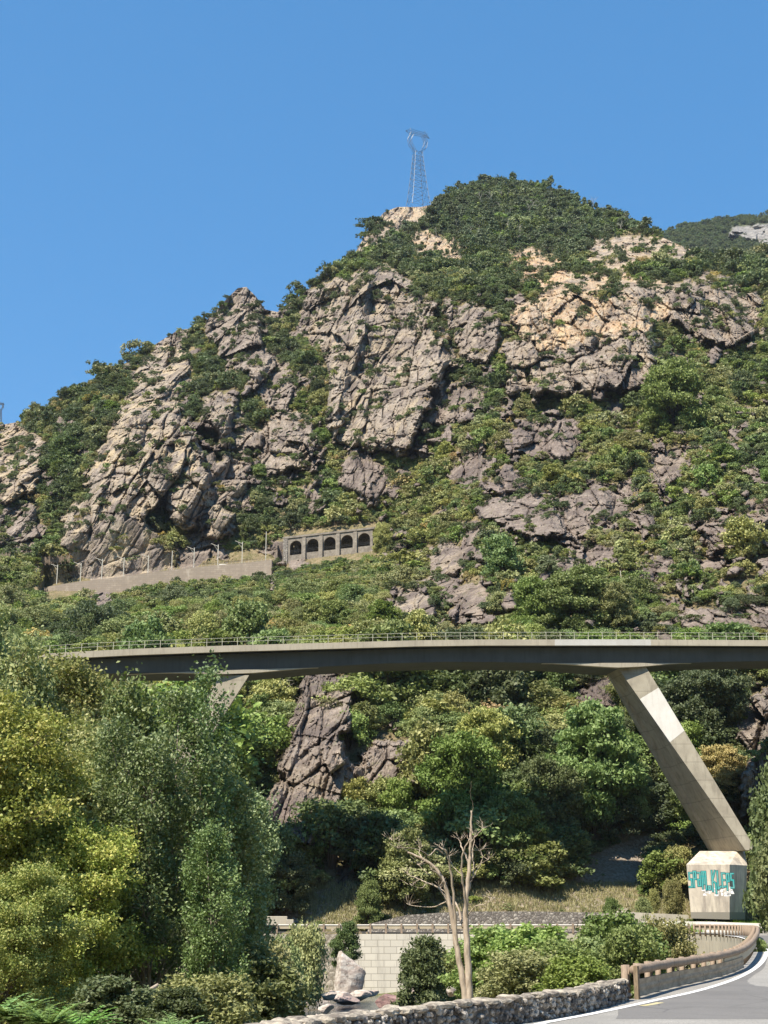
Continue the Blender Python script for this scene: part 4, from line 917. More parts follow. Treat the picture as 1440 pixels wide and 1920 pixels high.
# ------------------------------------------------------------------ railway: terrace wall, gallery with arches, masts, fences
kk = NT('railway_wall_masonry'); v = kk.coord(); br = kk.n('ShaderNodeTexBrick'); br.inputs['Scale'].default_value = 1; br.inputs['Brick Width'].default_value = 1.6; br.inputs['Row Height'].default_value = .6; br.inputs['Mortar Size'].default_value = .04
sw2 = kk.n('ShaderNodeSeparateXYZ'); kk.l(v, sw2.inputs[0]); cb = kk.n('ShaderNodeCombineXYZ'); kk.l(sw2.outputs[0], cb.inputs[0]); kk.l(sw2.outputs[2], cb.inputs[1]); kk.l(cb.outputs[0], br.inputs['Vector'])
br.inputs['Color1'].default_value = (.36, .30, .235, 1); br.inputs['Color2'].default_value = (.29, .24, .19, 1); br.inputs['Mortar'].default_value = (.22, .19, .15, 1)
n = kk.noise(kk.coord(scale=(1, 1, .3)), .5, 6, .7)
c = kk.mix(kk.ramp(n, [(.42, 0), (.6, .75)]), br.outputs['Color'], (.27, .225, .18)); c = kk.mix(kk.ramp(n, [(.3, .6), (.42, 0)]), c, (.52, .47, .39))
M['railwall'] = kk.finish(c, .95, n, .5, .1)
rwt = [at(*q) for q in RW]; rwb = [at(q[0], q[1] + d_, q[2]).z for q, d_ in zip(RW, (6, 10, 20, 28, 36, 34, 32, 30))]
rev = list(range(len(RW)))[::-1]
wall_path('railway_wall', [Vector((rwt[i].x, rwt[i].y, 0)) for i in rev], lambda i: rwt[rev[i]].z, lambda i: rwb[rev[i]] - 1.0, 1.6 * -1, M['railwall'], 'long brown masonry retaining wall under the row of railway masts')
# the terrace behind it
vs = []; fs = []
for i, p in enumerate(rwt):
    vs += [(p.x, p.y + .9, p.z - .35), (p.x * 1.01, p.y + 10, p.z - .3)]
    if i: fs.append((2 * i - 2, 2 * i, 2 * i + 1, 2 * i - 1))
tag(MB().add(vs, fs).build('railway_path', M['ground']), kind='structure')
tag(MB().box(at(418, 1066, 395.6), (2.0, 1.6, 2.3), bev=.05).build('concrete_box', M['whitewall']), 'small pale concrete box on the railway wall right of the middle', 'concrete block')
tag(MB().box(at(178, 1097, 397.8), (1.2, 1.6, 1.5), bev=.05).build('concrete_box', M['oldwall']), 'small grey concrete box low on the left end of the railway wall', 'concrete block')
masts = [(26, 1096, 1070, 1), (66, 1101, 1066, 0), (106, 1093, 1059, 1), (150, 1093, 1056, 1), (190, 1089, 1048, 1), (231, 1083, 1045, 1), (277, 1078, 1041, 1), (321.5, 1073, 1033, 0), (363, 1066, 1027, 1), (408, 1062, 1021, 1), (453.5, 1057, 1016, 1), (498, 1050, 997, 0)]
ordn = ['first', 'second', 'third', 'fourth', 'fifth', 'sixth', 'seventh', 'eighth', 'ninth', 'tenth', 'eleventh', 'twelfth']
for i, (px, yb, yt, arm) in enumerate(masts):
    b = at(px, yb + 3, 398.5); t_ = at(px, yt, 398.5)
    e_ = empty('railway_mast', b, label=f'{ordn[i]} pale railway mast from the left, ' + ('tallest, beside the arched gallery' if i == 11 else 'with a bracket arm' if arm else 'a plain pole without arm'), cat='mast')
    h_ = (t_ - b).length
    MB().box((0, 0, h_ / 2), (.2, .2, h_), bev=.03).build('pole', M['mast'], e_)
    if arm: MB().tube([(0, 0, h_ * .92), (-2.2, .4, h_ * 1.06)], .07, 5).tube([(0, 0, h_ * .72), (-1.3, .25, h_ * .99)], .04, 4).build('bracket_arm', M['mast'], e_)
fn = empty('wire_fence', at(350, 1070, 396), label='low wire fence on top of the railway wall left of the gallery', cat='fence')
f0 = fn.location.copy(); m_ = MB(); fp = [at(x, np.interp(x, [q[0] for q in RW], [q[1] for q in RW]), np.interp(x, [q[0] for q in RW], [q[2] for q in RW]) + .5) for x in range(290, 512, 8)]
for h_ in (.5, 1.0): m_.tube([p + Vector((0, 0, h_)) - f0 for p in fp], .03, 4)
m_.build('wire', M['snag'], fn)
fpst = MB().box((0, 0, .5), (.08, .08, 1.1)).build('post', M['snag'], fn)
for i, p in enumerate(fp):
    q = fpst if i == 0 else fpst.copy()
    if i: COL.objects.link(q)
    q.location = p - f0
for x0, x1, y0, lab in ((-30, 24, 1046, 'wooden slope fence at the left edge under the rocky knob'), (80, 132, 1046, 'wooden slope fence at the foot of the big pale cliff')):
    a = hill_pt(x0, y0 + 14); b = hill_pt(x1, y0 + 10); a.y -= 2; b.y = a.y
    e_ = empty('slope_fence', a, label=lab, cat='fence'); n_ = 12
    sl_ = MB()
    for i in range(34): q = a.lerp(b, i / 33); sl_.box(q - a + Vector((0, 0, 1.1)), (.13, .05, 1.9 + .3 * math.sin(i * 3.3)))
    sl_.build('slats', M['log'], e_); ps_ = MB().box((0, 0, 1.1), (.18, .2, 2.9)).build('post', M['log'], e_)
    for i in range(8):
        q = ps_ if i == 0 else ps_.copy()
        if i: COL.objects.link(q)
        q.location = a.lerp(b, i / 7) - a + Vector((0, .15, 0))

# gallery
ga = at(531, 1046, 395.0); gb_ = at(716, 1026, 388.5)
gal = empty('railway_gallery', ga, label='old stone railway gallery with five dark round arches on the slope', cat='gallery')
ud = (gb_ - ga); Lg = Vector((ud.x, ud.y, 0)).length; gx_ = Vector((ud.x, ud.y, 0)).normalized(); gy_ = Vector((-gx_.y, gx_.x, 0)); gsl = ud.z / Lg
def G(s_, d_, z_): return gx_ * s_ + gy_ * d_ + Vector((0, 0, z_ + gsl * s_))
px2m = 395.0 / F * 1.03
def arch_bay(mbx, s0, s1, c0, rw, zb, zs, zt, d0, d1):
    """front wall of a bay between s0 and s1 with a round-headed opening of half width rw centred on c0"""
    na = 14; arc = [(c0 + rw * math.cos(math.pi - math.pi * i / na), zs + rw * 1.0 * math.sin(math.pi * i / na)) for i in range(na + 1)]
    for d_ in (d0, d1):
        b = [G(s0, d_, -1.6), G(c0 - rw, d_, -1.6), G(c0 - rw, d_, zs), G(s0, d_, zs), G(s0, d_, zt)]; mbx.add([b[0], b[1], b[2], b[3]], [(0, 1, 2, 3)])
        mbx.add([G(c0 + rw, d_, -1.6), G(s1, d_, -1.6), G(s1, d_, zs), G(c0 + rw, d_, zs)], [(0, 1, 2, 3)])
        tp = [(s0, zs)] + arc[0:1] + arc[1:-1] + arc[-1:] + [(s1, zs)]
        for i in range(len(arc) - 1):
            a_, b_ = arc[i], arc[i + 1]; mbx.add([G(a_[0], d_, a_[1]), G(b_[0], d_, b_[1]), G(b_[0], d_, zt), G(a_[0], d_, zt)], [(0, 1, 2, 3)])
        mbx.add([G(s0, d_, zs), G(arc[0][0], d_, zs), G(arc[0][0], d_, zt), G(s0, d_, zt)], [(0, 1, 2, 3)])
        mbx.add([G(arc[-1][0], d_, zs), G(s1, d_, zs), G(s1, d_, zt), G(arc[-1][0], d_, zt)], [(0, 1, 2, 3)])
        mbx.add([G(c0 - rw, d_, -1.6), G(c0 + rw, d_, -1.6), G(c0 + rw, d_, zb), G(c0 - rw, d_, zb)], [(0, 1, 2, 3)])
    prof = [(c0 - rw, zb)] + arc + [(c0 + rw, zb)]
    for a_, b_ in zip(prof, prof[1:]): mbx.add([G(a_[0], d0, a_[1]), G(b_[0], d0, b_[1]), G(b_[0], d1, b_[1]), G(a_[0], d1, a_[1])], [(0, 1, 2, 3)])
    mbx.add([G(c0 - rw, d0, zb), G(c0 + rw, d0, zb), G(c0 + rw, d1, zb), G(c0 - rw, d1, zb)], [(0, 1, 2, 3)])
kk = NT('gallery_masonry'); v = kk.coord(); vd = kk.voro(v, 1.6, 'DISTANCE_TO_EDGE'); n = kk.noise(v, .7, 6, .7)
c = kk.mix(kk.ramp(n, [(.4, 0), (.6, 1)]), (.30, .265, .215), (.19, .165, .135)); c = kk.mix(kk.ramp(vd, [(0, .6), (.06, 0)]), c, (.16, .14, .12)); M['galst'] = kk.finish(c, .95, vd, .5, .1)
cen = [(555 - 531) * px2m + i * 33.0 * px2m * 1.0 for i in range(5)]; zt_ = 5.6
fw_ = MB(); s_prev = 1.2
for i, c_ in enumerate(cen):
    s_nx = c_ + 16.5 * px2m; arch_bay(fw_, s_prev, s_nx, c_, 11.4 * px2m, .55, 3.0, zt_, 0, .7); s_prev = s_nx
fw_.build('front_wall', M['galst'], gal)
end = s_prev + .6
rf_ = MB(); rf_.hexa([G(-.2, -.25, zt_), G(end, -.25, zt_), G(end, 8.2, zt_), G(-.2, 8.2, zt_), G(-.2, -.25, zt_ + .55), G(end, -.25, zt_ + .55), G(end, 8.2, zt_ + .55), G(-.2, 8.2, zt_ + .55)]); rf_.build('roof', M['galst'], gal)
bw_ = MB(); bw_.hexa([G(1, 7.4, -1.5), G(end, 7.4, -1.5), G(end, 7.8, -1.5), G(1, 7.8, -1.5), G(1, 7.4, zt_), G(end, 7.4, zt_), G(end, 7.8, zt_), G(1, 7.8, zt_)])
bw_.hexa([G(1, .7, -1.5), G(end, .7, -1.5), G(end, 7.4, -1.5), G(1, 7.4, -1.5), G(1, .7, .2), G(end, .7, .2), G(end, 7.4, .2), G(1, 7.4, .2)])
bw_.hexa([G(.8, 1, -1.5), G(1.0, 1, -1.5), G(1.0, 6, -1.5), G(.8, 6, -1.5), G(.8, 1, zt_), G(1.0, 1, zt_), G(1.0, 6, zt_), G(.8, 6, zt_)]); bw_.build('back_wall', M['rubble'], gal)
pl = MB(); pl.hexa([G(-.1, -.3, -2.2), G(1.35, -.3, -2.2), G(1.35, 6, -2.2), G(-.1, 6, -2.2), G(0, -.2, zt_ - .02), G(1.25, -.2, zt_ - .02), G(1.25, 6, zt_ - .02), G(0, 6, zt_ - .02)]); pl.build('end_pier', M['rubble'], gal)
for i, c_ in enumerate(cen[:-1]):
    s_ = c_ + 16.5 * px2m; p_ = MB(); hh = zt_ - .25
    p_.hexa([G(s_ - .62, -.95, -3.2), G(s_ + .62, -.95, -3.2), G(s_ + .62, -.003, -3.2), G(s_ - .62, -.003, -3.2), G(s_ - .5, -.35, hh), G(s_ + .5, -.35, hh), G(s_ + .5, -.003, hh), G(s_ - .5, -.003, hh)]); p_.build('buttress', M['galst'], gal)
ap_ = MB(); ap_.hexa([G(cen[1] - 2, -.12, -3.4), G(end, -.12, -3.4), G(end, -.004, -3.4), G(cen[1] - 2, -.004, -3.4), G(cen[1] - 2, -.12, .8), G(end, -.12, .8), G(end, -.004, .8), G(cen[1] - 2, -.004, .8)]); ap_.build('apron', M['galst'], gal)
rr_ = MB()
for h_ in (1.55, 2.0): rr_.tube([G(1.4, .35, h_), G(end, .35, h_)], .04, 4)
rr_.build('handrail', M['wire'], gal)

# ------------------------------------------------------------------ pylon on the skyline
def pylon(loc, H, label, rz=0.0):
    e_ = empty('power_pylon', loc, rz, label=label, cat='pylon')
    body, arms, head = MB(), MB(), MB(); th = .13
    W0, W1, hb = H * .115, H * .042, H * .70
    def hw(z): return (W0 + (W1 - W0) * (z / hb)**.75)
    lv = [hb * q for q in (0, .17, .32, .45, .56, .66, .75, .83, .91, 1.0)]
    for a, b in ((-1, -1), (1, -1), (1, 1), (-1, 1)):
        body.tube([(a * hw(z), b * hw(z), z) for z in lv], th, 4)
    for z0, z1 in zip(lv, lv[1:]):
        for (a0, b0), (a1, b1) in (((-1, -1), (1, -1)), ((1, -1), (1, 1)), ((1, 1), (-1, 1)), ((-1, 1), (-1, -1))):
            body.tube([(a0 * hw(z0), b0 * hw(z0), z0), (a1 * hw(z1), b1 * hw(z1), z1)], th * .55, 3); body.tube([(a1 * hw(z0), b1 * hw(z0), z0), (a0 * hw(z1), b0 * hw(z1), z1)], th * .55, 3)
            body.tube([(a0 * hw(z1), b0 * hw(z1), z1), (a1 * hw(z1), b1 * hw(z1), z1)], th * .5, 3)
    body.build('lattice_body', M['pylon'], e_)
    # open window head: two bowed masts joined on top by a lattice beam that sticks out both sides
    L_ = {}
    for sgn in (-1, 1):
        out = [(sgn * hw(hb), hb), (sgn * H * .105, H * .79), (sgn * H * .118, H * .86), (sgn * H * .085, H * .945)]
        inn = [(sgn * hw(hb) * .3, hb * 1.01), (sgn * H * .07, H * .80), (sgn * H * .080, H * .86), (sgn * H * .05, H * .93)]
        for y_ in (-.5, .5):
            head.tube([(x, y_ * 1.6, z) for x, z in out], th * .8, 4); head.tube([(x, y_ * 1.6, z) for x, z in inn], th * .8, 4)
            for i in range(3): head.tube([(out[i][0], y_ * 1.6, out[i][1]), (inn[i + 1][0], y_ * 1.6, inn[i + 1][1])], th * .5, 3); head.tube([(inn[i][0], y_ * 1.6, inn[i][1]), (out[i + 1][0], y_ * 1.6, out[i + 1][1])], th * .5, 3)
    head.build('window_head', M['pylon'], e_)
    for y_ in (-.8, .8):
        arms.tube([(-H * .145, 0, H * .955), (-H * .085, y_, H * .93), (H * .085, y_, H * .93), (H * .145, 0, H * .915)], th * .8, 4)
        arms.tube([(-H * .145, 0, H * .955), (-H * .09, y_, H * .985), (0, y_, H * .972), (H * .09, y_, H * .965), (H * .145, 0, H * .915)], th * .7, 4)
        for q in range(9): x = -H * .10 + q * H * .025; arms.tube([(x, y_, H * .93), (x + H * .012, y_, H * .975)], th * .45, 3); arms.tube([(x + H * .012, y_, H * .975), (x + H * .025, y_, H * .93)], th * .45, 3)
    for x in (-H * .09, H * .09): arms.tube([(x, 0, H * .98), (x * .95, 0, H * 1.0)], th, 4)
    arms.build('cross_arm', M['pylon'], e_)
    return e_
pb = at(784, 392, 668); pt = at(784, 243, 668); pylon(pb, (pt - pb).length, 'tall slender lattice power pylon standing on the skyline beside the summit', .35)
pb = at(-2, 800, 640); pt = at(-2, 755, 640); pylon(pb, (pt - pb).length, 'top of a small lattice pylon at the left edge behind the forested ridge', .2)
print('built things', round(time.time() - T0, 1))
# ------------------------------------------------------------------ foliage
M['oak'] = leaf_mat('dark_evergreen_leaf', (0.040, 0.055, 0.022), (0.062, 0.082, 0.032), (0.095, 0.115, 0.048))
M['green'] = leaf_mat('green_leaf', (0.062, 0.090, 0.024), (0.112, 0.150, 0.040), (0.17, 0.205, 0.070))
M['olive'] = leaf_mat('olive_leaf', (0.105, 0.112, 0.036), (0.165, 0.172, 0.058), (0.24, 0.235, 0.095))
M['lime'] = leaf_mat('yellow_green_leaf', (0.16, 0.20, 0.04), (0.24, 0.29, 0.06), (0.34, 0.37, 0.10))
M['dry'] = leaf_mat('dry_brown_leaf', (0.16, 0.13, 0.045), (0.25, 0.19, 0.07), (0.34, 0.24, 0.09))
M['pineleaf'] = leaf_mat('pine_needles', (0.045, 0.06, 0.03), (0.07, 0.09, 0.042), (0.105, 0.13, 0.06), trans=.12)
M['yleaf'] = leaf_mat('yellowing_leaf', (0.105, 0.135, 0.03), (0.21, 0.235, 0.06), (0.38, 0.345, 0.12), hue=0.010, trans=.30, gloss=.35, gain=1.45)
M['poplar'] = leaf_mat('poplar_leaf', (0.070, 0.105, 0.034), (0.135, 0.180, 0.058), (0.26, 0.30, 0.13), hue=0.010, trans=.26, gloss=.5, gain=1.35)
M['acacia'] = leaf_mat('acacia_leaf', (0.062, 0.095, 0.028), (0.115, 0.165, 0.045), (0.20, 0.25, 0.085), trans=.35)
M['fernleaf'] = leaf_mat('sprig_leaf', (0.07, 0.14, 0.03), (0.12, 0.21, 0.045), (0.18, 0.28, 0.08), trans=.3)
M['weed'] = leaf_mat('dry_grass_blade', (0.14, 0.15, 0.04), (0.24, 0.22, 0.08), (0.36, 0.32, 0.14))
M['grass'] = leaf_mat('green_grass_blade', (0.06, 0.11, 0.015), (0.11, 0.18, 0.025), (0.20, 0.26, 0.05))
rng = np.random.RandomState(5)
def unit(v): return v / (np.linalg.norm(v, axis=-1, keepdims=True) + 1e-9)
def leaves(c, size, nb=None, asp=1.6, bias=0.8, r=rng):
    """one folded rhombus per leaf at the points c, facing roughly nb"""
    n = len(c); nv_ = unit(r.normal(size=(n, 3)) + (np.array([0, 0, 1.0]) * bias if nb is None else nb * bias))
    a = unit(np.cross(nv_, r.normal(size=(n, 3)))); b = np.cross(nv_, a)
    s_ = (size * (0.65 + 0.7 * r.rand(n)))[:, None]
    V = np.stack([c - a * s_ * asp / 2, c + b * s_ / 2 + nv_ * s_ * .12, c + a * s_ * asp / 2, c - b * s_ / 2 + nv_ * s_ * .12], 1)
    return V.reshape(-1, 3), np.arange(4 * n).reshape(n, 4)
def tubeq(pts, rad, n=5):
    pts = np.asarray(pts, float); V = []; L = len(pts)
    for i in range(L):
        d = pts[min(i + 1, L - 1)] - pts[max(i - 1, 0)]; d = d / (np.linalg.norm(d) + 1e-9)
        a = np.cross(d, [0.31, 0.17, 0.93] if abs(d[2]) < .9 else [1, .1, 0]); a /= np.linalg.norm(a); b = np.cross(d, a)
        for k_ in range(n): t_ = 2 * math.pi * k_ / n; V.append(pts[i] + (a * math.cos(t_) + b * math.sin(t_)) * rad[i])
    Qs = [(i * n + j, i * n + (j + 1) % n, (i + 1) * n + (j + 1) % n, (i + 1) * n + j) for i in range(L - 1) for j in range(n)]
    return np.array(V), np.array(Qs)
def join(parts):
    V = []; Qs = []; b = 0
    for v_, q_ in parts: V.append(v_); Qs.append(q_ + b); b += len(v_)
    return np.concatenate(V), np.concatenate(Qs)
def bush_mesh(name, mat, seed, n_cl=26, per=34, H=1.0, W=.62, lsz=.075, flat=.75, base=.12, trunk=True, lean=.0, cone=0.0, tall=1.0):
    """a shrub or small tree one unit high: stems, and leaf clumps over an uneven dome"""
    r = np.random.RandomState(seed); C = []; T = []; N_ = []
    ph = r.rand(4) * 6.28
    for i in range(n_cl):
        th = r.rand() * 6.283; u = r.rand()**.75
        z = base + (H - base) * (0.12 + .80 * u); pr = math.sin(math.pi * min(1, .25 + .72 * (z - base) / (H - base)))**.8 if cone == 0 else (1 - (z - base) / (H - base) * .93)
        lob = 1 + .34 * math.sin(2 * th + ph[0]) + .25 * math.sin(3 * th + ph[1]) + .5 * (r.rand() < .12)
        rr = W * pr * lob * (.45 + .55 * r.rand()**.5)
        cc = np.array([math.cos(th) * rr, math.sin(th) * rr, z]); rad = (.11 + .12 * r.rand()) * (1 if cone == 0 else (.5 + .6 * pr))
        d = unit(r.normal(size=(per, 3))) * (r.rand(per, 1)**.45); d[:, 2] = d[:, 2] * flat
        C.append(cc + d * rad); T.append(np.full(per, r.rand()) * .6 + r.rand(per) * .4); N_.append(unit(d + np.array([0, 0, .5]) + .6 * unit(cc - np.array([0, 0, .4]))))
    C = np.concatenate(C); T = np.concatenate(T); N_ = np.concatenate(N_)
    C[:, 2] *= tall
    lv, lq = leaves(C, lsz, N_, 1.45, 1.1, r); parts = [(lv, lq)]; tone = [np.repeat(T, 4)]; mi = [np.zeros(len(lq), int)]
    if trunk:
        for i in range(4 if cone == 0 else 1):
            th = r.rand() * 6.28; tip = np.array([math.cos(th) * W * .5, math.sin(th) * W * .5, H * .7 * tall]) if cone == 0 else np.array([0, 0, H * .97 * tall])
            p = [np.array([0, 0, -.12]), tip * [.3, .3, .45], tip]; tv, tq = tubeq(p, [.022, .016, .006], 4)
            parts.append((tv, tq)); tone.append(np.zeros(len(tv))); mi.append(np.ones(len(tq), int))
    V, Q_ = join(parts)
    return fast_mesh(name, V, Q_, [mat, M['bark']], np.concatenate(mi), {'tone': np.concatenate(tone)})
def snag_mesh(name, seed):
    r = np.random.RandomState(seed); parts = []
    def gr(p, d, L, ra, lev):
        pts = [p]; q = p.copy()
        for i in range(4): d = unit(d + r.normal(size=3) * .14); q = q + d * L / 4; pts.append(q.copy())
        parts.append(tubeq(pts, np.linspace(ra, ra * .4, 5), 4))
        if lev: 
            for i in range(5 if lev > 1 else 4): k_ = r.randint(1, 5); dd = unit(d + r.normal(size=3) * .7 + [0, 0, .2]); gr(pts[k_], dd, L * (.35 + .3 * r.rand()), ra * .5, lev - 1)
    gr(np.zeros(3), np.array([0, 0, 1.0]), .95, .02, 2); V, Q_ = join(parts); return fast_mesh(name, V, Q_, [M['snag']])
# trees grown branch by branch
def grow_tree(seed, H, R_, leaf_m, n_main=16, n_leaf=60000, lsz=.15, profile='round', spray=(1.25, .30), trunk_r=.28, stems=1, h0=.15, up=.25, leafbias=.9, flatten=True):
    r = np.random.RandomState(seed); wood_ = []; sprays = []
    def limb(p, d, L, ra, lev, cr=0.):
        n_ = 6 if lev == 0 else 5; pts = [p]; q = p.copy(); dd = d.copy()
        for i in range(n_): dd = unit(dd + r.normal(size=3) * (.05 if lev == 0 else .13) + np.array([0, 0, cr])); q = q + dd * L / n_; pts.append(q.copy())
        wood_.append(tubeq(pts, np.linspace(ra, ra * (.25 if lev else .2), n_ + 1), 7 if lev == 0 else 4)); return pts
    for s_ in range(stems):
        a0 = r.rand() * 6.28; off_ = np.array([math.cos(a0), math.sin(a0), 0]) * (0 if stems == 1 else .35 * trunk_r * 4)
        tr = limb(off_, unit(np.array([off_[0] * .35 / max(trunk_r, .1) * .12, off_[1] * .12, 1.0])), H * (.97 if s_ == 0 else .75 + .15 * r.rand()), trunk_r / (1 + .3 * (stems - 1)), 0)
        tr = np.array(tr)
        for m in range(n_main):
            u = h0 + (1 - h0) * ((m + r.rand() * .8) / n_main)**.9; k_ = min(u * (len(tr) - 1), len(tr) - 1.001); p = tr[int(k_)] * (1 - k_ % 1) + tr[int(k_) + 1] * (k_ % 1)
            if profile == 'round': w_ = math.sin(math.pi * min(1, .18 + .80 * u))**.6
            elif profile == 'poplar': w_ = (1 - u)**.55 * (.75 + .5 * u)
            else: w_ = (1 - u * .9)
            th = m * 2.4 + r.rand() * .9; L = R_ * w_ * (.75 + .35 * r.rand()); d = unit(np.array([math.cos(th), math.sin(th), up + (.9 * u if profile != 'poplar' else .7)]))
            br_ = np.array(limb(p, d, max(L, .8), trunk_r * .32 * (1.1 - u), 1, -.03 if profile == 'round' else .06))
            nsub = max(3, int(L * 1.5))
            for s2 in range(nsub):
                t_ = .3 + .7 * (s2 + r.rand()) / nsub; k2 = min(t_ * (len(br_) - 1), len(br_) - 1.001); p2 = br_[int(k2)] * (1 - k2 % 1) + br_[int(k2) + 1] * (k2 % 1)
                d2 = unit(br_[-1] - br_[0]); sd2 = unit(np.cross(d2, [0, 0, 1.0])) * (1 if s2 % 2 else -1); d3 = unit(d2 * .8 + sd2 * (.5 + .5 * r.rand()) + np.array([0, 0, .12 + .25 * r.rand()]))
                L2 = max(.6, L * .36 * (1.15 - .5 * t_)); tw = limb(p2, d3, L2, trunk_r * .09, 2, -.04); sprays.append((tw[-1], d3)); sprays.append((tw[3], d3))
            sprays.append((br_[-1], unit(br_[-1] - br_[-2])))
        sprays.append((tr[-1], np.array([0, 0, 1.0])))
    per = max(8, n_leaf // len(sprays)); C = []; T = []; NB = []
    for p, d in sprays:
        n_ = int(per * (.5 + r.rand())); rr = spray[0] * (.6 + .7 * r.rand()); tl = r.normal(size=3) * .22; nb = unit(np.array([0, 0, 1.0]) + tl + .25 * d)
        a = unit(np.cross(nb, [1, .2, .1])); b = np.cross(nb, a); ph = r.rand(n_) * 6.283; ra = r.rand(n_)**.6 * rr
        c_ = p + a * (np.cos(ph) * ra)[:, None] + b * (np.sin(ph) * ra)[:, None] + nb * (r.normal(size=n_) * spray[1] - .12 * ra**2 / rr)[:, None] + d * rr * .25
        C.append(c_); T.append(np.clip(.5 * r.rand() + .5 * r.rand(n_), 0, 1)); NB.append(np.broadcast_to(nb, (n_, 3)))
    C = np.concatenate(C); T = np.concatenate(T); NB = np.concatenate(NB)
    lv, lq = leaves(C, lsz, NB, 1.5, leafbias, r); wv_, wq = join(wood_)
    return fast_mesh('trunk', wv_, wq, [M['bark']], smooth=True), fast_mesh('crown', lv, lq, [leaf_m], attrs={'tone': np.repeat(T, 4)})
def unit_tree(seed, mat, n_main, n_leaf, lsz, R_, spray):
    a, b = grow_tree(seed, 10, R_, mat, n_main, n_leaf, lsz, 'round', spray, .2, 2 + seed % 2, .12, .35, 1.0)
    def arr(me_, dt=np.float32): v_ = np.zeros(len(me_.vertices) * 3, dt); me_.vertices.foreach_get('co', v_); return v_.reshape(-1, 3) * .1
    def qu(me_): q_ = np.zeros(len(me_.loops), np.int32); me_.loops.foreach_get('vertex_index', q_); return q_.reshape(-1, 4)
    V, Q_ = join([(arr(b), qu(b)), (arr(a), qu(a))]); tn = np.zeros(len(b.vertices), np.float32); b.attributes['tone'].data.foreach_get('value', tn)
    mi = np.concatenate([np.zeros(len(b.polygons), int), np.ones(len(a.polygons), int)])
    return fast_mesh('tree', V, Q_, [mat, M['bark']], mi, {'tone': np.concatenate([tn, np.zeros(len(a.vertices))])})
PROTO = {}
for j_, mat in enumerate(('oak', 'green', 'olive', 'acacia')):
    PROTO['t' + mat] = [unit_tree(700 + 10 * j_ + i, M[mat], 20, 9000, .40, (4.2, 5.0)[i], (1.0, .3)) for i in range(2)]
for kind, mat in (('oak', 'oak'), ('green', 'green'), ('olive', 'olive')):
    PROTO[kind] = [bush_mesh('bush', M[mat], 10 + i + 40 * len(PROTO), n_cl=30 + 4 * i, per=32, W=(.62, .5, .7, .56)[i], tall=(.85, 1.05, .72, .95)[i]) for i in range(4)]
for kind, mat in (('oak', 'oak'), ('green', 'green'), ('olive', 'olive')):
    PROTO[kind + '2'] = [bush_mesh('bush', M[mat], 510 + i + 40 * len(PROTO), n_cl=70 + 8 * i, per=62, W=(.60, .5, .68)[i], tall=(.95, 1.15, .8)[i], lsz=.036, flat=.55) for i in range(3)]
PROTO['lime'] = [bush_mesh('bush', M['lime'], 300 + i, n_cl=50, per=50, lsz=.045, tall=.8) for i in range(2)]
PROTO['dry'] = [bush_mesh('bush', M['dry'], 310 + i, n_cl=20, per=26, lsz=.06) for i in range(2)]
PROTO['pine'] = [bush_mesh('pine', M['pineleaf'], 320 + i, n_cl=40, per=22, W=(.30, .36, .27)[i], lsz=.05, flat=.45, base=.22, cone=1) for i in range(3)]
PROTO['snag'] = [snag_mesh('bare_tree', 330 + i) for i in range(2)]
SPECIES = [(k_, i) for k_ in PROTO for i in range(len(PROTO[k_]))]
SIDX = {s_: i for i, s_ in enumerate(SPECIES)}

# ---- sow the hillside
e1 = np.stack([Xf[1:, :-1] - Xf[:-1, :-1], Yf[1:, :-1] - Yf[:-1, :-1], Zf[1:, :-1] - Zf[:-1, :-1]], -1)
Bs = blur(blur(Yf, 8, 0), 8, 1); bX, _, bZ = at_np(PX, PY, Bs)
dz_dv = np.gradient(bZ, axis=0); dy_dv = np.gradient(Bs, axis=0); dx_dj = np.gradient(bX, axis=1)
area = np.abs(dx_dj) * np.hypot(dz_dv, np.maximum(dy_dv, 0))
cand_w = (area * (PY < 1748)).ravel(); cand_w /= cand_w.sum()
rs2 = np.random.RandomState(21)
NC = 120000
ci = rs2.choice(len(cand_w), NC, p=cand_w); I, J = np.unravel_index(ci, PX.shape)
cx_, cy_, cz_ = Xf[I, J], Yf[I, J], Zf[I, J]; cpx, cpy = PX[I, J], PY[I, J]
crk = blur(blur(rock, 4, 0), 4, 1)[I, J]; _cs = np.cumsum(np.vstack([rock, np.repeat(rock[-1:], 40, 0)]), 0); ahead = ((_cs[26:26 + NY] - _cs[:NY]) / 26)[I, J]
_cs = np.cumsum(np.vstack([scree, np.repeat(scree[-1:], 40, 0)]), 0); aheads = ((_cs[30:30 + NY] - _cs[:NY]) / 30)[I, J]
crk2 = blur(blur(rock, 13, 0), 13, 1)[I, J]; csc = scree[I, J]
slope = np.hypot(dz_dv, 1e-6)[I, J] / (np.hypot(dz_dv, dy_dv)[I, J] + 1e-6)
tone_n = fbm(cx_ / 40, cz_ / 30, cy_ / 60, 3); tone_m = fbm(cx_ / 9 + 50, cz_ / 9, cy_ / 15, 3)
far_ = sstep(330, 520, cy_)
size = (3.0 + 3.0 * rs2.rand(NC)**1.6) * (1 + .35 * tone_m)
size *= np.exp(.30 * rs2.normal(size=NC)); size = np.where(cpy > 1250, size * 1.3, size)
size = np.where((aheads > .35) & (cpx > 980), np.minimum(size, 1.5), size)
size = np.where((cpy > 560) & (cpy <= 1250), size * .88, size)
keep = rs2.rand(NC) < np.where(crk > .5, np.where(tone_m > .06, .13, .006), np.where(crk > .25, .2, 1.0)) * np.where(fbm(cx_ / 13, cz_ / 10, cy_ / 22 + 9, 3) > .36, .12, 1.0) * (1 - .93 * csc)
size = np.where(crk > .3, size * .55, size); size = np.where(csc > .3, size * .35, size)
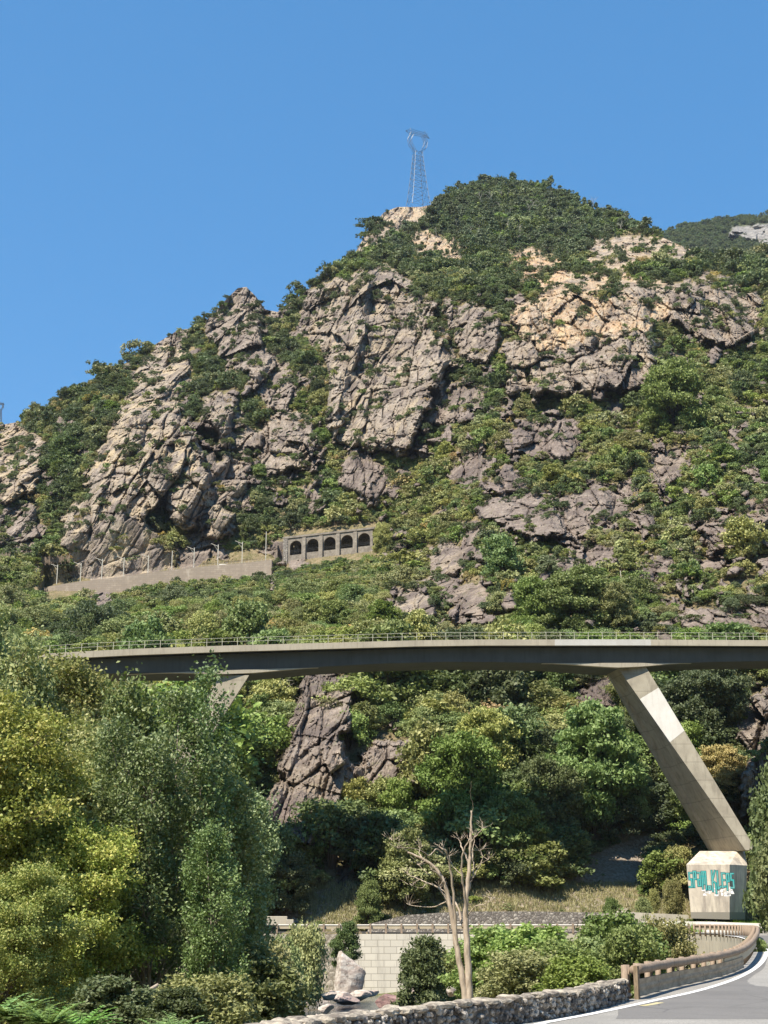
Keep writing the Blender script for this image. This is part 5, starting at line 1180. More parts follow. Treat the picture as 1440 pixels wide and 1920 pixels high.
keep &= ~((cpy > 1255) & (cpy < 1600) & (cpx < 840) & (crk2 > .34) & (rs2.rand(NC) < .93))
# keep the railway, the gallery and the road verge clear
rw_y = np.interp(cpx, [q[0] for q in RW], [q[1] for q in RW]); 
onr = (cpx > 75) & (cpx < 515) & (cpy < rw_y + 10) & (cpy > rw_y - 26)
size = np.where((cpx > 20) & (cpx < 515) & (cpy > rw_y - 40) & (cpy < rw_y + 75), np.minimum(size, 3.2), size)
keep &= ~onr
keep &= ~((cpx > 75) & (cpx < 515) & (cpy >= rw_y + 10) & (cpy < rw_y + 36))
ing = (cpx > 524) & (cpx < 722) & (cpy > 999 - (cpx - 531) * .11) & (cpy < 1072 - (cpx - 531) * .11); keep &= ~ing
keep &= ~((cpx > 1280) & (cpx < 1410) & (cpy > 1600) & (cpy < 1740))
keep &= ~((cpx > 1330) & (cpx < 1425) & (cpy > 1540) & (cpy < 1660))
size = np.where((cpx > 515) & (cpx < 725) & (cpy > 1040) & (cpy < 1125), np.minimum(size, 2.4), size)
low = cpy > 1690; size = np.where(low, np.minimum(size, 1.3), size)
size = np.where((ahead > .42) & (cpy > 620), np.minimum(size, 2.5), size)
size = np.where((aheads > .35) & (cpx > 980), np.minimum(size, 1.5), size)
size = np.where((cpy > 560) & (cpy <= 1240) & (cpx > 350), size * .86, size)
# dart throwing on a hash grid
order = rs2.permutation(NC); grid = {}; chosen = []
for i in order:
    if not keep[i]: continue
    s_ = size[i] * (.40 if cpy[i] > 900 else .36); g = (int(cx_[i] // 3), int(cy_[i] // 4), int(cz_[i] // 3)); ok = True
    for a in (-1, 0, 1):
        for b in (-1, 0, 1):
            for c_ in (-1, 0, 1):
                for (qx, qy, qz, qs) in grid.get((g[0] + a, g[1] + b, g[2] + c_), ()):
                    if (qx - cx_[i])**2 + .5 * (qy - cy_[i])**2 + (qz - cz_[i])**2 < (.5 * (s_ + qs))**2: ok = False; break
                if not ok: break
            if not ok: break
        if not ok: break
    if ok: grid.setdefault(g, []).append((cx_[i], cy_[i], cz_[i], s_)); chosen.append(i)
chosen = np.array(chosen); print('bushes', len(chosen), round(time.time() - T0, 1))
# species follow the ground: pines on the summit, dark oaks high and left, mixed green and olive low
def pick(i):
    r_ = rs2.rand(); px_, py_ = cpx[i], cpy[i]; tn = tone_n[i] + .5 * tone_m[i]
    if py_ < 490 and px_ > 680:
        return 'snag' if r_ < .05 else 'pine' if r_ < .62 else 'oak' if r_ < .88 else 'green'
    if r_ < .003: return 'snag'
    if r_ < .018: return 'dry'
    if py_ < 560 or (px_ < 560 and py_ < 1000) or crk[i] > .5: return 'oak' if r_ < .78 else 'olive' if r_ < .9 else 'green'
    if py_ < 800 and px_ < 960: return 'oak' if tn + .25 * r_ > .0 else 'green' if r_ < .7 else 'olive'
    if tn > .34: return 'oak' if r_ < .6 else 'green'
    if tn < -.32: return 'olive' if r_ < .86 else 'lime' if r_ < .90 else 'green'
    return 'green' if r_ < .52 else 'olive' if r_ < .93 else 'oak'
kinds = [pick(i) for i in chosen]
kinds = [k_ + '2' if k_ in ('oak', 'green', 'olive') and cpy[i] > 1120 and size[i] > 3.2 else k_ for k_, i in zip(kinds, chosen)]
sz = size[chosen].copy()
for q, k_ in enumerate(kinds):
    if k_ == 'pine': sz[q] *= 1.3 if cpx[chosen[q]] < 1130 else 1.1
    if k_ == 'snag': sz[q] *= 1.15
    if crk[chosen[q]] > .5: sz[q] = min(sz[q], 3.6)
spi = np.array([SIDX[(k_, rs2.randint(len(PROTO[k_])))] for k_ in kinds])
for q, i in enumerate(chosen):        # the taller ones are trees with limbs
    k_ = kinds[q].rstrip('2')
    if k_ in ('oak', 'green', 'olive') and cpy[i] > 640 and sz[q] > 4.6 and crk[i] < .3 and rs2.rand() < (.55 if cpy[i] > 1250 else .3):
        k2_ = 't' + ('acacia' if k_ == 'green' and rs2.rand() < .4 else k_); kinds[q] = k2_; spi[q] = SIDX[(k2_, rs2.randint(2))]; sz[q] *= 1.2
rotz = rs2.rand(len(chosen)) * 6.283
sz3 = sz[:, None] * (.78 + .55 * rs2.rand(len(sz), 3)) * [1.05, 1.05, .95]
P3 = np.stack([cx_[chosen], cy_[chosen] + .2, cz_[chosen] - .08 * sz], -1)
app = sz / cy_[chosen]; inview = (cpx[chosen] > 5) & (cpx[chosen] < 1435) & ~((cpx[chosen] < 500) & (cpy[chosen] > 1265))
rank = np.argsort(-app * inview)
indiv = set(int(q) for q in rank[:215])
COLN = {'acacia': 'feathery light green', 'oak': 'dark green', 'green': 'mid green', 'olive': 'olive green', 'lime': 'bright yellow-green', 'dry': 'dry brown', 'pine': 'slender dark pine', 'snag': 'bare grey dead'}
def zone(px_, py_):
    if py_ > 1640: return 'at the slope foot' + (' at left' if px_ < 1000 else ' near scree'), 0
    if px_ > 1385 and py_ > 1240: return 'by the right cliff', 0
    if py_ > 1250:
        h_ = 'high' if py_ < 1380 else 'halfway' if py_ < 1510 else 'low'
        if px_ < 560: return h_ + ' beside left leg', 0
        if px_ < 720: return h_ + ' around purple crag', 0
        if px_ < 880: return h_ + ' right of purple crag', 0
        if px_ < 1040: return h_ + ' under mid deck', 0
        if px_ > 1250: return h_ + ' right of right leg', 0
        return h_ + ' left of right leg', 0
    if py_ > 1080:
        if px_ < 520: return 'below railway wall', 0
        if px_ < 860: return 'below the gallery', 0
        if px_ < 1120: return 'above railing mid right', 0
        return 'above railing at right', 0
    return 'high on the rocky slope', 0
LAB = {}
def tall_word(s_): return 'large' if s_ > 6.0 else 'medium' if s_ > 4.6 else 'small'
col_n = 0
for q in sorted(indiv, key=lambda q: -app[q]):
    k_, v_ = SPECIES[spi[q]]; ii = chosen[q]; zn, zk = zone(cpx[ii], cpy[ii])
    nm = 'pine' if k_ == 'pine' else 'bare_tree' if k_ == 'snag' else 'slope_bush'
    o = bpy.data.objects.new(nm, PROTO[k_][v_]); COL.objects.link(o); o.location = P3[q]; o.rotation_euler = (0, 0, rotz[q]); o.scale = tuple(float(a_) for a_ in sz3[q])
    noun = 'tree' if k_ == 'snag' else 'pine' if k_ == 'pine' else 'bush'; cn = COLN[k_.rstrip('2')[1:] if k_[0] == 't' else k_.rstrip('2')]
    if k_[0] == 't': noun = 'tree'; o.name = 'slope_tree'
    if k_ == 'pine': cn = 'slender dark'
    o['category'] = noun; LAB.setdefault((tall_word(sz[q]), cn, noun, zn), []).append((cpx[ii], o))
NUM = ['zero', 'one', 'two', 'three', 'four', 'five', 'six', 'seven', 'eight', 'nine', 'ten', 'eleven', 'twelve']
for (tw_, cn, noun, zn), mem in LAB.items():
    mem.sort(key=lambda m__: m__[0]); n_ = len(mem); pl_ = {'bush': 'bushes', 'tree': 'trees', 'pine': 'pines'}[noun]
    for r_, (_, o) in enumerate(mem):
        o['group'] = f'{cn} {pl_} {zn}'
        if n_ == 1: o['label'] = f'{tw_} {cn} {noun} {zn}'
        elif n_ <= 12:
            o['label'] = f"{ordn[r_] + ' from left' if r_ else 'leftmost'} of {NUM[n_]} {tw_} {cn.replace('feathery ', '')} {pl_} {zn}"
        else: o['label'] = f"{'leftmost' if r_ == 0 else 'rightmost' if r_ == n_ - 1 else 'number ' + str(r_ + 1) + ' from left'} of {n_} {tw_} {cn} {pl_} {zn}"
rest = np.array([q for q in range(len(chosen)) if q not in indiv])
# all the others: one wood, instanced on points
def wood(name, pts, sc_, rz_, sp_, protos, kind='stuff'):
    pc = bpy.data.meshes.new(name); pc.vertices.add(len(pts)); pc.vertices.foreach_set('co', np.asarray(pts, np.float32).ravel())
    for n_, a_, ty in (('size', sc_, 'FLOAT_VECTOR'), ('turn', rz_, 'FLOAT'), ('species', sp_, 'INT')):
        t_ = pc.attributes.new(n_, ty, 'POINT'); t_.data.foreach_set('vector' if ty == 'FLOAT_VECTOR' else 'value', np.asarray(a_, np.int32 if ty == 'INT' else np.float32).ravel())
    o = link(name, pc); tag(o, kind=kind)
    c_ = bpy.data.collections.new(name + '_plants')
    for i, me_ in enumerate(protos):
        ob = bpy.data.objects.new('%03d_plant' % i, me_); c_.objects.link(ob)
    ng = bpy.data.node_groups.new(name, 'GeometryNodeTree'); ng.interface.new_socket('Geometry', in_out='INPUT', socket_type='NodeSocketGeometry'); ng.interface.new_socket('Geometry', in_out='OUTPUT', socket_type='NodeSocketGeometry')
    N = ng.nodes.new; gi = N('NodeGroupInput'); go_ = N('NodeGroupOutput'); m2p = N('GeometryNodeMeshToPoints'); inst = N('GeometryNodeInstanceOnPoints'); ci_ = N('GeometryNodeCollectionInfo')
    ci_.inputs['Collection'].default_value = c_; ci_.inputs['Separate Children'].default_value = True; ci_.inputs['Reset Children'].default_value = True
    def na(nm, ty): a = N('GeometryNodeInputNamedAttribute'); a.data_type = ty; a.inputs['Name'].default_value = nm; return a.outputs['Attribute']
    cx3 = N('ShaderNodeCombineXYZ'); ng.links.new(na('turn', 'FLOAT'), cx3.inputs[2]); L = ng.links.new
    L(gi.outputs[0], m2p.inputs[0]); L(m2p.outputs[0], inst.inputs['Points']); L(ci_.outputs[0], inst.inputs['Instance']); inst.inputs['Pick Instance'].default_value = True
    L(na('species', 'INT'), inst.inputs['Instance Index']); e2r = N('FunctionNodeEulerToRotation'); L(cx3.outputs[0], e2r.inputs[0]); L(e2r.outputs[0], inst.inputs['Rotation'])
    L(na('size', 'FLOAT_VECTOR'), inst.inputs['Scale']); L(inst.outputs[0], go_.inputs[0])
    md = o.modifiers.new('plants', 'NODES'); md.node_group = ng
    return o
wood('hillside_woods', P3[rest], sz3[rest], rotz[rest], spi[rest], [PROTO[a][b] for a, b in SPECIES])
# trees on the far mountain
MXp_, MYp_, bx_, band_ = farmtn
pf = [(i, j) for i in range(20, 90) for j in range(130, 420) if band_[i, j] < .3]; r3 = np.random.RandomState(3); sel = r3.choice(len(pf), 3600, replace=False)
pts = np.array([[bx_[q][pf[s_][0], pf[s_][1]] for q in range(3)] for s_ in sel]); ss = 4.5 + 3.5 * r3.rand(len(sel))
wood('far_woods', pts - [0, 0, .5], np.repeat(ss[:, None], 3, 1), r3.rand(len(sel)) * 6.28, r3.choice([SIDX[('oak', 0)], SIDX[('oak', 1)], SIDX[('oak', 2)], SIDX[('pine', 0)]], len(sel)), [PROTO[a][b] for a, b in SPECIES])
print('woods', round(time.time() - T0, 1))

def plant(name, meshes, loc, rz, sc_, label, cat='tree', group=None, tm=None):
    e_ = empty(name, loc, rz, label, cat, group); e_.scale = sc_ if isinstance(sc_, tuple) else (sc_,) * 3
    link('trunk', meshes[0], e_); link('crown', meshes[1], e_); return e_
def gz(x, y): return ground_z(x, y)
yt = [grow_tree(101, 17, 7.0, M['yleaf'], 40, 84000, .15, 'round', (.85, .30), .32, 2, .08, .28, .9),
      grow_tree(102, 14, 6.0, M['yleaf'], 34, 62000, .15, 'round', (.8, .28), .26, 2, .06, .3, .9)]
def at_base(px, Y, dz=0.0):
    p = at(px, 1700, Y); return Vector((p.x, Y, gz(p.x, Y) + dz))
def top_scale(base, px, py, H):
    z = at(px, py, base.y).z; return (z - base.z) / H
ytrees = [  # column, depth, top row, which mesh, turn, label
 (-75, 92, 1150, 0, .3, 'tall yellowing broadleaf tree at the left edge, its top nearest the bridge end'),
 (28, 98, 1262, 0, 2.1, 'yellow-green broadleaf tree in front of the left end of the bridge deck'),
 (150, 88, 1372, 1, 4.0, 'yellowing broadleaf tree between the left edge trees and the poplar'),
 (20, 76, 1400, 1, 1.2, 'dark-gapped broadleaf tree at the left edge below the tallest one'),
 (110, 70, 1520, 1, 5.1, 'lower yellow-brown broadleaf tree in front of the others, left of the poplar'),
 (-110, 70, 1330, 0, 3.3, 'broadleaf tree mostly cut by the left edge, dark inside'),
 (195, 104, 1400, 1, 5.5, 'yellow-green tree just left behind the poplar top'),
 (10, 62, 1640, 1, 2.7, 'lowest yellow-green tree at the left edge above the dark hollow'),
]
for px_, Y_, ty_, w_, rz_, lab in ytrees:
    b = at_base(px_, Y_, -.3); s_ = top_scale(b, px_, ty_, (17, 14)[w_] * 1.0); s_ = max(.5, s_); plant('broadleaf_tree', yt[w_], b, rz_, (min(s_, 1.12), min(s_, 1.12), s_), lab)
pop = [grow_tree(201, 20, 5.4, M['poplar'], 34, 30000, .14, 'poplar', (.55, .45), .2, 3, .08, .55, .35),
       grow_tree(202, 15, 4.6, M['poplar'], 30, 23000, .14, 'poplar', (.55, .45), .18, 2, .05, .5, .35)]
pop.append(grow_tree(203, 20, 2.3, M['poplar'], 26, 9500, .14, 'poplar', (.45, .5), .12, 2, .25, .5, .35))
for m__ in pop: m__[0].materials[0] = M['paletrunk']
for px_, Y_, ty_, w_, rz_, lab in [(296, 74, 1290, 0, .6, 'tall grey-green poplar with loose upright leafy shoots in front of the left bridge leg'),
                                   (418, 80, 1425, 1, 2.2, 'shorter grey-green poplar to the right of the tall one, over the bridge leg'),
                                   (265, 82, 1300, 1, 3.9, 'grey-green poplar to the left of the tall one, against the yellow trees'),
                                   (450, 86, 1500, 1, 1.0, 'low grey-green poplar nearest the purple crag'), (400, 71, 1560, 1, 4.4, 'low leafy poplar shoots at the foot of the tall poplar'), (404, 76, 1240, 2, 2.9, 'slender poplar shoot crossing the left bridge leg up to the deck')]:
    b = at_base(px_, Y_, -.3); s_ = top_scale(b, px_, ty_, (20, 15, 20)[w_]); wx_ = min(s_, 1.05); plant('poplar', pop[w_], b, rz_, (wx_, wx_, s_), lab)
# acacias and shrubs over the river, hiding the walls
ac = [grow_tree(301, 6, 3.2, M['acacia'], 18, 16000, .22, 'round', (.75, .16), .12, 3, .05, .3, 1.2), grow_tree(302, 5, 3.0, M['green'], 18, 15000, .19, 'round', (.6, .25), .1, 3, .02, .3, .8),
      grow_tree(303, 6, 2.8, M['oak'], 18, 16000, .2, 'round', (.7, .2), .12, 2, .05, .3, .9), grow_tree(304, 5, 3, M['olive'], 18, 14000, .18, 'round', (.6, .3), .1, 4, .02, .4, .7)]
AH = (6, 5, 6, 5)
shrubs = [ # column, depth, base z, top row, mesh, width, label
 (788, 130, -8.5, 1774, 2, .86, 'dark blue-green shrub in front of the pale block wall'),
 (838, 134, -8.2, 1800, 3, .6, 'dull olive shrub between the dark shrub and the dead tree'),
 (925, 112, -7, 1755, 0, 1.0, 'feathery green acacia just right of the dead tree'),
 (985, 108, -6.5, 1752, 0, 1.15, 'bright feathery acacia in the middle of the green clump'),
 (1045, 104, -6, 1775, 0, 1.0, 'feathery acacia hanging over the stone wall'),
 (960, 92, -5.5, 1800, 3, 1.1, 'olive bush directly behind the stone wall, right of the dead tree'),
 (1070, 86, -5, 1808, 1, 1.0, 'low green bush behind the right end of the stone wall'),
 (1150, 132, -7.4, 1735, 1, 1.15, 'tall dense green shrub in front of the far guard rail'),
 (1185, 120, -6.8, 1758, 1, .95, 'green shrub touching the tall dense one on its right side'),
 (1112, 128, -7, 1772, 0, .9, 'green shrub left of the tall dense shrub by the guard rail'),
 (1250, 140, -7, 1745, 3, .95, 'ragged grey-green shrub against the pale curved wall'),
 (905, 150, -8.5, 1785, 3, .7, 'olive shrub low at the wall foot behind the dead tree'),
 (645, 171, -5.5, 1738, 2, .62, 'round dark shrub on the wall above the big boulder'),
 (570, 150, -9.3, 1758, 3, .62, 'tall olive shrub left of the big boulder'),
 (530, 138, -9, 1778, 1, .6, 'green shrub left of the river rocks'),
 (490, 108, -8, 1790, 3, .95, 'wide olive shrub between the poplars and the river'),
 (485, 92, -7, 1840, 0, .8, 'bright green bush beside the river at the poplar foot'),
 (520, 84, -7, 1872, 0, .45, 'low bright bush just left of the first river rocks'),
 (455, 78, -6.5, 1800, 1, 1.1, 'green shrub under the low poplar'),
 (395, 66, -5.8, 1850, 3, 1.0, 'small olive shrub at the poplar foot'),
 (335, 52, -4.6, 1868, 2, .7, 'low blue-green shrub at the bottom edge below the poplar'),
 (250, 56, -5, 1850, 2, .9, 'dark shrub in the shaded hollow left of the poplar trunk'),
 (1468, 165, -1.4, 1470, 2, .75, 'tall dark tree at the right edge beside the graffiti block'),
 (1436, 168, -1.4, 1610, 1, .42, 'leafy green tree touching the right side of the graffiti block'),
 (1490, 150, -1.5, 1560, 1, .8, 'leafy tree mostly cut by the right edge above the road'),
 (1205, 187.5, -.8, 1690, 1, .5, 'green bush on the verge left of the graffiti block'),
 (1264, 188, -.2, 1662, 3, .5, 'light olive bush touching the left side of the graffiti block'),
 (1225, 189.5, .2, 1675, 3, .35, 'olive bush on the verge two steps left of the graffiti block'),
 (1145, 189, -.6, 1690, 1, .45, 'small dark green bush above the dark rubble wall'),
 (1408, 90, -2.3, 1762, 1, .10, 'small green weed clump at the end of the log guard rail'),
]
for i, (px_, Y_, zb, ty_, w_, wd, lab) in enumerate(shrubs):
    p = at(px_, 1700, Y_); b = Vector((p.x, Y_, zb)); s_ = top_scale(b, px_, ty_, AH[w_] * 1.02)
    plant('shrub' if s_ < 1.6 else 'tree', ac[w_], b, i * 1.7, (max(.25, wd * .5 + s_ * .5 * wd), max(.25, wd * .5 + s_ * .5 * wd), s_), lab, 'shrub' if s_ < 1.6 else 'tree')
hero = [grow_tree(401, 10, 5.2, M['green'], 26, 42000, .26, 'round', (1.0, .2), .22, 3, .05, .3, 1.1), grow_tree(402, 10, 4.6, M['acacia'], 24, 36000, .26, 'round', (.95, .2), .18, 3, .1, .4, 1.1),
        grow_tree(403, 10, 5.0, M['oak'], 26, 42000, .25, 'round', (.9, .28), .22, 2, .05, .3, 1.0), grow_tree(404, 10, 4.8, M['olive'], 26, 40000, .25, 'round', (1.0, .22), .2, 3, .05, .3, 1.1)]
for i, (px_, pyb, tp, w_, wd, lab) in enumerate([
 (870, 1590, 1400, 0, .9, 'big layered green tree in the middle under the deck, right of the purple crag'),
 (905, 1500, 1340, 3, .9, 'olive tree just above the big layered green one under the deck'),
 (1110, 1560, 1340, 1, 1.0, 'big pale feathery tree left of the right bridge leg'),
 (1195, 1560, 1440, 1, .6, 'feathery green tree right below the big pale one'),
 (1035, 1600, 1440, 2, .8, 'dark green tree left below the big pale feathery one'),
 (965, 1640, 1500, 0, .8, 'green tree to the upper right of the dead tree'),
 (760, 1700, 1560, 3, .75, 'olive tree low behind the dead tree branches'),
 (690, 1738, 1660, 0, .4, 'green tree at the road verge left of the dead tree'),
 (535, 1715, 1610, 2, .7, 'dark green tree above the left end of the guard rail'),
 (500, 1700, 1560, 0, .9, 'green tree behind the low poplar above the verge'),
 (1080, 1190, 1075, 0, 1.1, 'broad dark green tree above the deck, right of the middle'),
 (1010, 1195, 1095, 0, .9, 'green tree left beside the broad dark one above the deck'),
 (1150, 1190, 1100, 3, .8, 'olive tree right beside the broad dark one above the deck'),
 (950, 1280, 1260, 2, .8, 'dark bushy tree close under the deck'),
 (1330, 1400, 1255, 2, 1.0, 'dark tree close under the deck right of the right leg'),
 (1290, 1480, 1370, 0, .8, 'green tree behind the right leg at half height'),
 (1260, 820, 690, 0, 1.0, 'tall green tree below the large orange cliff on the right'),
 (717, 1046, 984, 3, .6, 'olive tree covering the right end of the arched gallery'),
 (1300, 1560, 1430, 1, .6, 'light green tree framed between the leg and grey cliff')]):
    b = hill_pt(px_, pyb) + Vector((0, -1.0, -.4)); s_ = max(.35, top_scale(b, px_, tp, 10)); ws_ = .45 * wd + .55 * s_ * wd
    plant('tree', hero[w_], b, i * 2.1, (ws_, ws_, s_), lab)
b = hill_pt(1352, 1500) + Vector((0, -1, -.3)); o = empty('tree', b, 1.0, 'yellow-brown withering tree between the right leg and the grey cliff', 'tree'); o.scale = (.75,) * 3
link('trunk', hero[3][0], o); dm = hero[3][1].copy(); dm.materials[0] = M['dry']; link('crown', dm, o)
# near sprigs at the bottom left corner: long pinnate leaves
def fern_mesh(seed):
    r = np.random.RandomState(seed); C = []; A_ = []; st_ = []
    V = []; Qs = []; b = 0; T = []
    for i in range(38):
        th = r.rand() * 6.283; L = .5 + .6 * r.rand(); d = np.array([math.cos(th), math.sin(th), .9 + r.rand()]); d /= np.linalg.norm(d); n_ = 13; pts = []
        q = np.zeros(3)
        for k_ in range(n_): pts.append(q.copy()); d = unit(d + np.array([0, 0, -.09])); q = q + d * L / n_
        tv, tq = tubeq(pts, np.linspace(.012, .003, n_), 3); V.append(tv); Qs.append(tq + b); b += len(tv); T.append(np.full(len(tv), .4))
        for k_ in range(2, n_):
            dd = unit(pts[k_] - pts[k_ - 1]); sd_ = unit(np.cross(dd, [0, 0, 1.0]))
            for s_ in (-1, 1):
                l_ = .17 * (1 - .5 * k_ / n_) * (.8 + .4 * r.rand()); o_ = unit(sd_ * s_ + dd * .5 + np.array([0, 0, r.rand() * .3 - .1])); w_ = unit(np.cross(o_, [0, 0, 1.0])) * l_ * .36
                lv = np.array([pts[k_], pts[k_] + o_ * l_ * .45 + w_, pts[k_] + o_ * l_, pts[k_] + o_ * l_ * .45 - w_]); V.append(lv); Qs.append(np.array([[0, 1, 2, 3]]) + b); b += 4; T.append(np.full(4, r.rand()))
    return fast_mesh('sprig', np.concatenate(V), np.concatenate(Qs), [M['fernleaf']], attrs={'tone': np.concatenate(T)})
fm = [fern_mesh(1), fern_mesh(2)]
for i, (px_, py_, Y_, s_, lab) in enumerate([(25, 1925, 22, 1.0, 'bright pinnate-leaved plant in the bottom left corner'), (90, 1935, 21, .9, 'bright pinnate-leaved plant second from the bottom left corner'), (150, 1945, 22, .95, 'bright leafy sprig right of the corner plants'),
                                    (-20, 1930, 24, 1.2, 'leafy plant cut by the left edge at the bottom'), (60, 1925, 25, .9, 'leafy plant behind the corner plants'), (330, 1945, 21, .7, 'low pinnate plant at the bottom edge under the poplar'), (300, 1950, 22, .65, 'second low pinnate plant at the bottom edge left of its twin')]):
    p = at(px_, py_, Y_); o = link('leafy_plant', fm[i % 2]); o.location = p; o.rotation_euler.z = i * 1.3; o.scale = (s_ * .75,) * 3; tag(o, lab, 'plant')

# ------------------------------------------------------------------ the dead tree behind the stone wall
YD_ = 68.0
def dp(x, y, dY=0.0): return at(x, y, YD_ + dY)
dbase = dp(868, 1905)
dt = empty('dead_tree', dbase, label='bare pale dead tree with two trunks rising behind the stone wall', cat='tree')
def dpath(name, pts, r0, r1, n=8, par=dt):
    P_ = smooth_path([dp(*q) - dbase for q in pts], 5); L = len(P_)
    return MB().tube([p + Vector((.02 * math.sin(i * 2.1), .02 * math.cos(i * 1.7), 0)) for i, p in enumerate(P_)], [r0 + (r1 - r0) * i / (L - 1) for i in range(L)], n).build(name, M['deadwood'], par, smooth=True)
k_ = F / YD_
dpath('trunk', [(876, 1905), (868, 1840), (857, 1780), (848, 1720), (834, 1660), (818, 1630), (795, 1612), (765, 1598)], 6.4 / k_, 1.7 / k_)
dpath('trunk', [(880, 1905), (879, 1840), (875, 1760), (873, 1700), (878, 1650), (882, 1600), (883, 1560), (884, 1520)], 7.4 / k_, 1.4 / k_)
br = [([(857, 1780), (852, 1700), (846, 1640), (838, 1600), (830, 1592)], 5, 2), ([(848, 1730), (838, 1690), (822, 1665), (800, 1655), (785, 1648), (765, 1640)], 3.5, 1),
      ([(834, 1660), (822, 1640), (808, 1630)], 4, 1.5), ([(868, 1740), (858, 1700), (842, 1680), (825, 1665)], 4, 1.2), ([(875, 1730), (872, 1680), (866, 1640), (868, 1600), (880, 1575)], 5, 2), ([(880, 1640), (876, 1610), (866, 1590), (863, 1578)], 3.5, 1.5),
      ([(882, 1610), (884, 1580), (895, 1565), (906, 1553)], 3, 1), ([(879, 1670), (888, 1630), (886, 1600), (891, 1565)], 3, .8), ([(884, 1530), (887, 1510), (882, 1490), (884, 1465)], 1.0, .3),
      ([(872, 1700), (880, 1660), (890, 1640), (905, 1610), (900, 1595)], 2.2, .6), ([(830, 1600), (818, 1592), (805, 1604), (790, 1595), (770, 1590), (745, 1590)], 2, .6), ([(795, 1612), (786, 1600), (788, 1590)], 2, 1),
      ([(765, 1598), (750, 1585), (735, 1575)], 1.3, .5), ([(852, 1700), (840, 1690), (815, 1700), (790, 1700), (768, 1697)], 2.4, .8), ([(876, 1720), (890, 1700), (910, 1695), (925, 1685)], 2, .6), ([(818, 1630), (806, 1640), (785, 1622)], 1.6, .6),
      ([(800, 1655), (790, 1665), (772, 1660)], 1.2, .5), ([(866, 1640), (850, 1625), (842, 1605)], 1.6, .6), ([(888, 1630), (900, 1620), (915, 1612)], 1.3, .4)]
random.seed(9)
for i, (pts, a, b) in enumerate(br):
    dpath('branch', [(x, y, (1 if i % 2 else -1) * .35 * j) for j, (x, y) in enumerate(pts)], a * .62 / k_, b * .55 / k_, 6)
# twigs at branch ends
tw = MB()
for pts, a, b in br:
    if pts[-1][1] < 1470: continue
    x0, y0 = pts[-1]
    for j in range(9):
        x, y = x0, y0; P_ = [dp(x, y, random.uniform(-.5, .5)) - dbase]; an = random.uniform(-2.6, -.5)
        for q in range(3): an += random.uniform(-.4, .4); x += math.cos(an) * random.uniform(5, 11); y += math.sin(an) * random.uniform(4, 9); P_.append(dp(x, y, random.uniform(-.4, .4)) - dbase)
        tw.tube(P_, [.014, .011, .008, .004], 3)
tw.build('twigs', M['deadwood'], dt)
# dead trunk and fallen log under the poplars, pale snag on the right slope
def lone(name, pts, Y_, r0, r1, mat, label, cat='tree'):
    P_ = [at(x, y, Y_ + .3 * i) for i, (x, y) in enumerate(pts)]; b_ = P_[0]; L = len(P_)
    o = MB().tube([p - b_ for p in P_], [r0 + (r1 - r0) * i / (L - 1) for i in range(L)], 7).build(name, mat, smooth=True, loc=b_); return tag(o, label, cat)
lone('fallen_log', [(232, 1892), (262, 1868), (297, 1846)], 62, .16, .07, M['deadwood'], 'pale fallen log lying in the dark hollow left of the poplar trunk', 'log')
lone('dead_tree', [(1200, 1128), (1190, 1104), (1180, 1082)], 286, .28, .12, M['snag'], 'pale leaning bare trunk on the slope above the deck near the right leg')
lone('dead_tree', [(1172, 1120), (1166, 1095), (1163, 1070)], 288, .12, .06, M['snag'], 'thin grey upright bare trunk left of the pale leaning one')

# ------------------------------------------------------------------ river boulders
kk = NT('boulder'); v = kk.coord(); n = kk.noise(v, .9, 6, .7); nb_ = kk.noise(kk.coord(rot=(.3, .6, 0), scale=(1, 1, 4)), .7, 5, .6); oi = kk.n('ShaderNodeObjectInfo')
cc = kk.mix(kk.attr('mauve', 'OBJECT'), kk.mix(kk.ramp(nb_, [(.42, 0), (.6, 1)]), (.56, .52, .46), (.36, .30, .26)), kk.mix(kk.ramp(nb_, [(.42, 0), (.6, 1)]), (.20, .12, .115), (.32, .21, .19)))
cc = kk.mix(kk.ramp(n, [(.36, .8), (.46, 0)]), cc, (.14, .115, .10)); M['boulder'] = kk.finish(cc, .9, n, .7, .3)
import bmesh
def boulder(px, py, Y_, w_, h_, seed, mauve, label, tilt=0.0, d_=None):
    r = np.random.RandomState(seed); bm = bmesh.new(); bmesh.ops.create_icosphere(bm, subdivisions=4, radius=1.0)
    V = np.array([v_.co[:] for v_ in bm.verts]); 
    for _ in range(11):   # flat broken faces
        nn = unit(r.normal(size=3)); dd = .46 + .32 * r.rand(); t_ = V @ nn; V = V - np.outer(np.maximum(t_ - dd, 0), nn) * .93
    V *= (1 + .07 * fbm(V[:, 0] * 2 + seed, V[:, 1] * 2, V[:, 2] * 2, 4))[:, None]
    ca, sa = math.cos(tilt), math.sin(tilt); V = V * [w_ / 2, (d_ or w_) / 2, h_ / 2]; V = np.stack([V[:, 0] * ca + V[:, 2] * sa, V[:, 1], -V[:, 0] * sa + V[:, 2] * ca], -1)
    for v_, c_ in zip(bm.verts, V): v_.co = c_
    me_ = bpy.data.meshes.new('boulder'); bm.to_mesh(me_); bm.free(); me_.materials.append(M['boulder'])
    p = at(px, py, Y_); o = link('boulder', me_, loc=p); o['mauve'] = mauve; tag(o, label, 'boulder'); return o
m_ = lambda px_: px_ / F
boulder(656, 1829, 168, 76 * 168 / F, 98 * 168 / F, 61, .08, 'huge tan boulder leaning against the left end of the block wall', -.35)
boulder(640, 1872, 165, 52 * 165 / F, 24 * 165 / F, 64, .3, 'tan boulder wedged under the huge tan one', .15)
boulder(676, 1868, 166, 44 * 166 / F, 22 * 166 / F, 67, .15, 'pale brown boulder between the huge tan one and the block wall foot')
